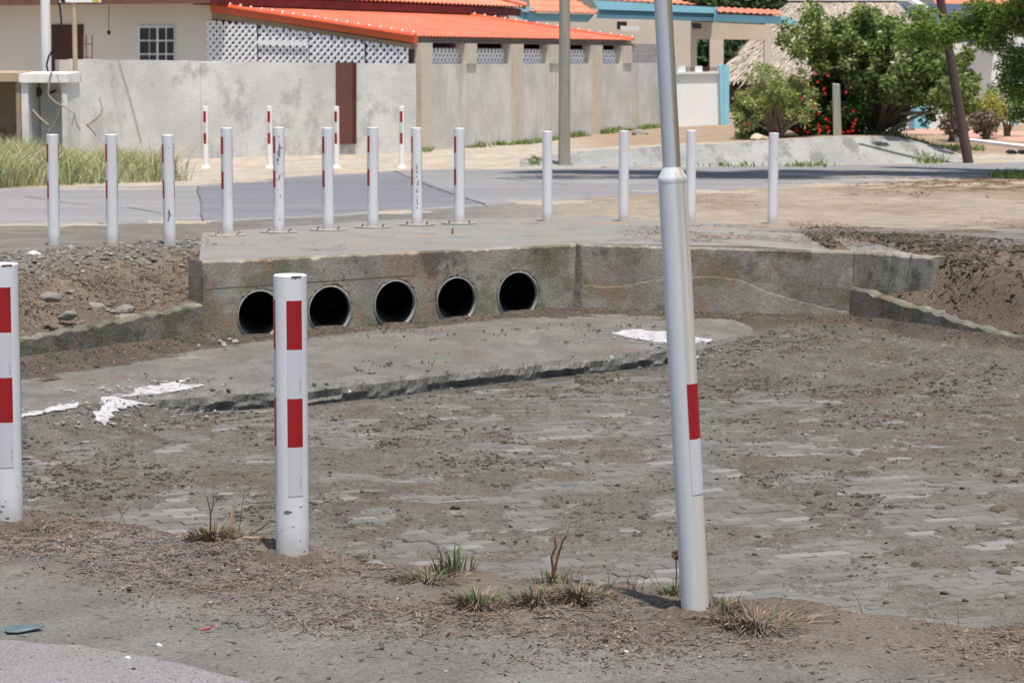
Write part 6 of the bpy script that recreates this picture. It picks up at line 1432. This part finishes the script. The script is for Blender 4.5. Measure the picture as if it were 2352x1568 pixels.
# large broadleaf shrub
base = dp(2010, 308, 47.2); base.z = h1(base.x, base.y)
cs = []
outl = [(1795, 95), (1805, 60), (1825, 30), (1850, 12), (1870, 40), (1900, 60), (1935, 40), (1985, 20), (2005, 5), (2050, 45), (2090, 40), (2140, 80), (2170, 120), (2215, 165), (2230, 205), (2195, 235), (1830, 110)]
for k in range(150):
    a, b = rs.choice(outl), (rs.uniform(1860, 2170), rs.uniform(80, 235)); f = rs.random()**.8; u, v = lerp(a[0], b[0], f), lerp(a[1], b[1], f)
    cs.append((dp(u, v, 47.0 + rs.uniform(-1.1, 1.0) - (1.7*rs.random() if u > 2040 else 0)), (rs.uniform(.12, .27),)*2 + (rs.uniform(.10, .20),), 1))
for _ in range(26): cs.append((dp(rs.uniform(2110, 2240), rs.uniform(95, 245), 46.4 + rs.uniform(-.6, .8)), (rs.uniform(.12, .22),)*2 + (.14,), .9))
for _ in range(10): cs.append((dp(rs.uniform(1965, 2080), rs.uniform(240, 300), 47.0 + rs.uniform(-.3, .3)), (.18, .18, .16), .8))
for _ in range(4): cs.append((dp(rs.uniform(2120, 2150), rs.uniform(250, 285), 46.5), (.09, .09, .12), .25))
bs_, BO = shrub('broadleaf_shrub', 'large glossy green broadleaf shrub right of the wooden post', base, cs, MT['leaf_big'], .095, 34000, .05, MT['branch'], [c[0] for c in cs[::4]], 23, asp=.55)
m = MB(); m.tube([dp(2040, 305, 46.6), dp(2070, 285, 46.4), (dp(2110, 265, 46.3)), dp(2150, 255, 46.2)], [.04, .035, .03, .02], 7); m.tube([dp(2070, 262, 46.4), dp(2100, 258, 46.3), dp(2130, 260, 46.3)], [.028, .024, .016], 7); m.build('low_branch', MT['branch_pale'], bs_, BO)
# yellow bush, small bushes at right
def round_bush(name, label, u, v, r_, y, leaf, n, size, seed):
    b = dp(u, v, y); b.z = max(.0, h1(b.x, y)); c = [(dp(u + rs.uniform(-1, 1)*r_, v - r_*.9 + rs.uniform(-.8, .9)*r_, y + rs.uniform(-.3, .3)), (.2, .2, .18), 1) for _ in range(16)]
    return shrub(name, label, b, c, leaf, size, n, .02, MT['branch'], [q[0] for q in c[::2]], seed)
round_bush('yellow_bush', 'small yellow leaved bush behind the dark leaning pole', 2270, 275, 26, 54, MT['leaf_yellow'], 2200, .07, 31)
round_bush('green_bush', 'green bush between the leaning pole and the yellow bush', 2205, 280, 34, 53, MT['leaf_big'], 1800, .10, 32)
round_bush('dry_bush', 'reddish dry low bush at the far right garden', 2185, 296, 18, 52, MT['drygrass'], 1500, .08, 33)
round_bush('dry_bush', 'reddish dry ground plant below the yellow bush', 2262, 300, 20, 52.5, MT['drygrass'], 1500, .08, 34)
round_bush('olive_bush', 'olive green bush right of the yellow bush', 2316, 270, 40, 55, MT['leaf_feather'], 1800, .08, 35)
# overhanging feathery tree, trunk beyond the right edge
tb_ = Vector((9.6, 38.6, 0)); tb_.z = h1(tb_.x, tb_.y)
ft = empty('feathery_tree', tb_, 'feathery green tree hanging into the top right corner', 'tree'); FO2 = tb_.copy()
cs = []
for k in range(90): cs.append((Vector((rs.uniform(.6, 13), rs.uniform(36.9, 39.6), rs.uniform(3.1, 4.0))), (rs.uniform(.5, .9), rs.uniform(.4, .8), .35), 1.1))
for u, v, y in ((2352, 60, 40), (2330, 20, 40), (2290, 30, 40.2), (2250, 55, 40.4), (2215, 70, 40.4), (2180, 75, 40.6), (2300, 70, 40), (2345, 120, 39.8), (2352, 165, 39.8), (2330, 190, 39.7), (2260, 15, 40.2), (2140, 60, 40.8), (2200, 45, 40.5), (2352, 215, 39.8), (2345, 10, 39.6), (2310, 45, 39.9), (2355, 260, 39.8), (2100, 85, 41), (2240, 85, 40.3), (2160, 95, 40.8), (2280, 100, 40), (2325, 150, 39.7), (2110, 30, 41)):
    cs.append((dp(u + rs.uniform(-8, 8), v, y), (.30, .28, .15), .38))
V, F = leaf_cloud(150000, clumps(cs), .095, 41, .28, .25); mesh_np('crown', V, F, MT['leaf_feather'], ft, FO2)
m = MB(); m.tube([tb_ + Vector((0, 0, -.3)), tb_ + Vector((-.1, .1, 1.2)), tb_ + Vector((-.5, .2, 2.4)), tb_ + Vector((-1.2, .2, 3.3))], [.26, .22, .18, .12], 10, jit=.06); m.build('trunk', MT['wood_dark'], ft, FO2)
branchy(ft, FO2, tb_ + Vector((-.5, .2, 2.3)), [c[0] for c in cs[::3]], .07, MT['wood_dark'], 'branches', 42)
# distant trees
def far_tree(u, v0, v1, y, r_, seed, label):
    b = dp(u, 200, y); b.z = .1; c = [(dp(u + rs.uniform(-1, 1)*r_, rs.uniform(v0, v1), y + rs.uniform(-2, 2)), (1.0, 1.0, .8), 1) for _ in range(34)]
    root = empty('dense_tree', b, label, 'tree', 'dense trees beyond the houses'); V, F = leaf_cloud(6000, clumps(c), .22, seed, .5, .1); mesh_np('crown', V, F, MT['leaf_far'], root, b)
    m = MB(); m.tube([b, Vector((b.x, b.y, 3))], [.2, .12], 7); m.build('trunk', MT['wood_dark'], root, b)
far_tree(1600, -60, 30, 86, 60, 51, 'dark dense tree above the blue trimmed roof, left one')
far_tree(1720, -50, 40, 88, 70, 52, 'dark dense tree between the blue roof and thatched roof')
far_tree(1615, 95, 150, 72, 30, 53, 'dark tree seen through the carport opening')

# stones at the foot of the pale bush, stump on the verge, far rocks
for k, (u, v, w_, y, lab) in enumerate(((1745, 305, 46, 45.3, 'pale boulder at the foot of the pale bush'), (1470, 315, 40, 51.5, 'brown rock fragment at the foot of the stained wall'), (1228, 378, 22, 43.0, 'dark brown stone beside the grey utility pole'))):
    p = dp(u, v, y); me = rock_mesh(400 + k, .55); me.materials.append(MT['sand_stone'] if k == 0 else MT['rock']); o = bpy.data.objects.new('boulder', me); COL.objects.link(o); r_ = w_*y/FPX/2; o.location = (p.x, p.y, h1(p.x, p.y) + r_*.2); o.scale = (r_, r_*.8, r_); tag(o, lab, 'rock')
# rubble pad behind the far bollards
pad = [gp(u, v, .05) for u, v in ((600, 372), (900, 360), (1050, 345), (1180, 362), (1215, 377), (1000, 382), (750, 380))]
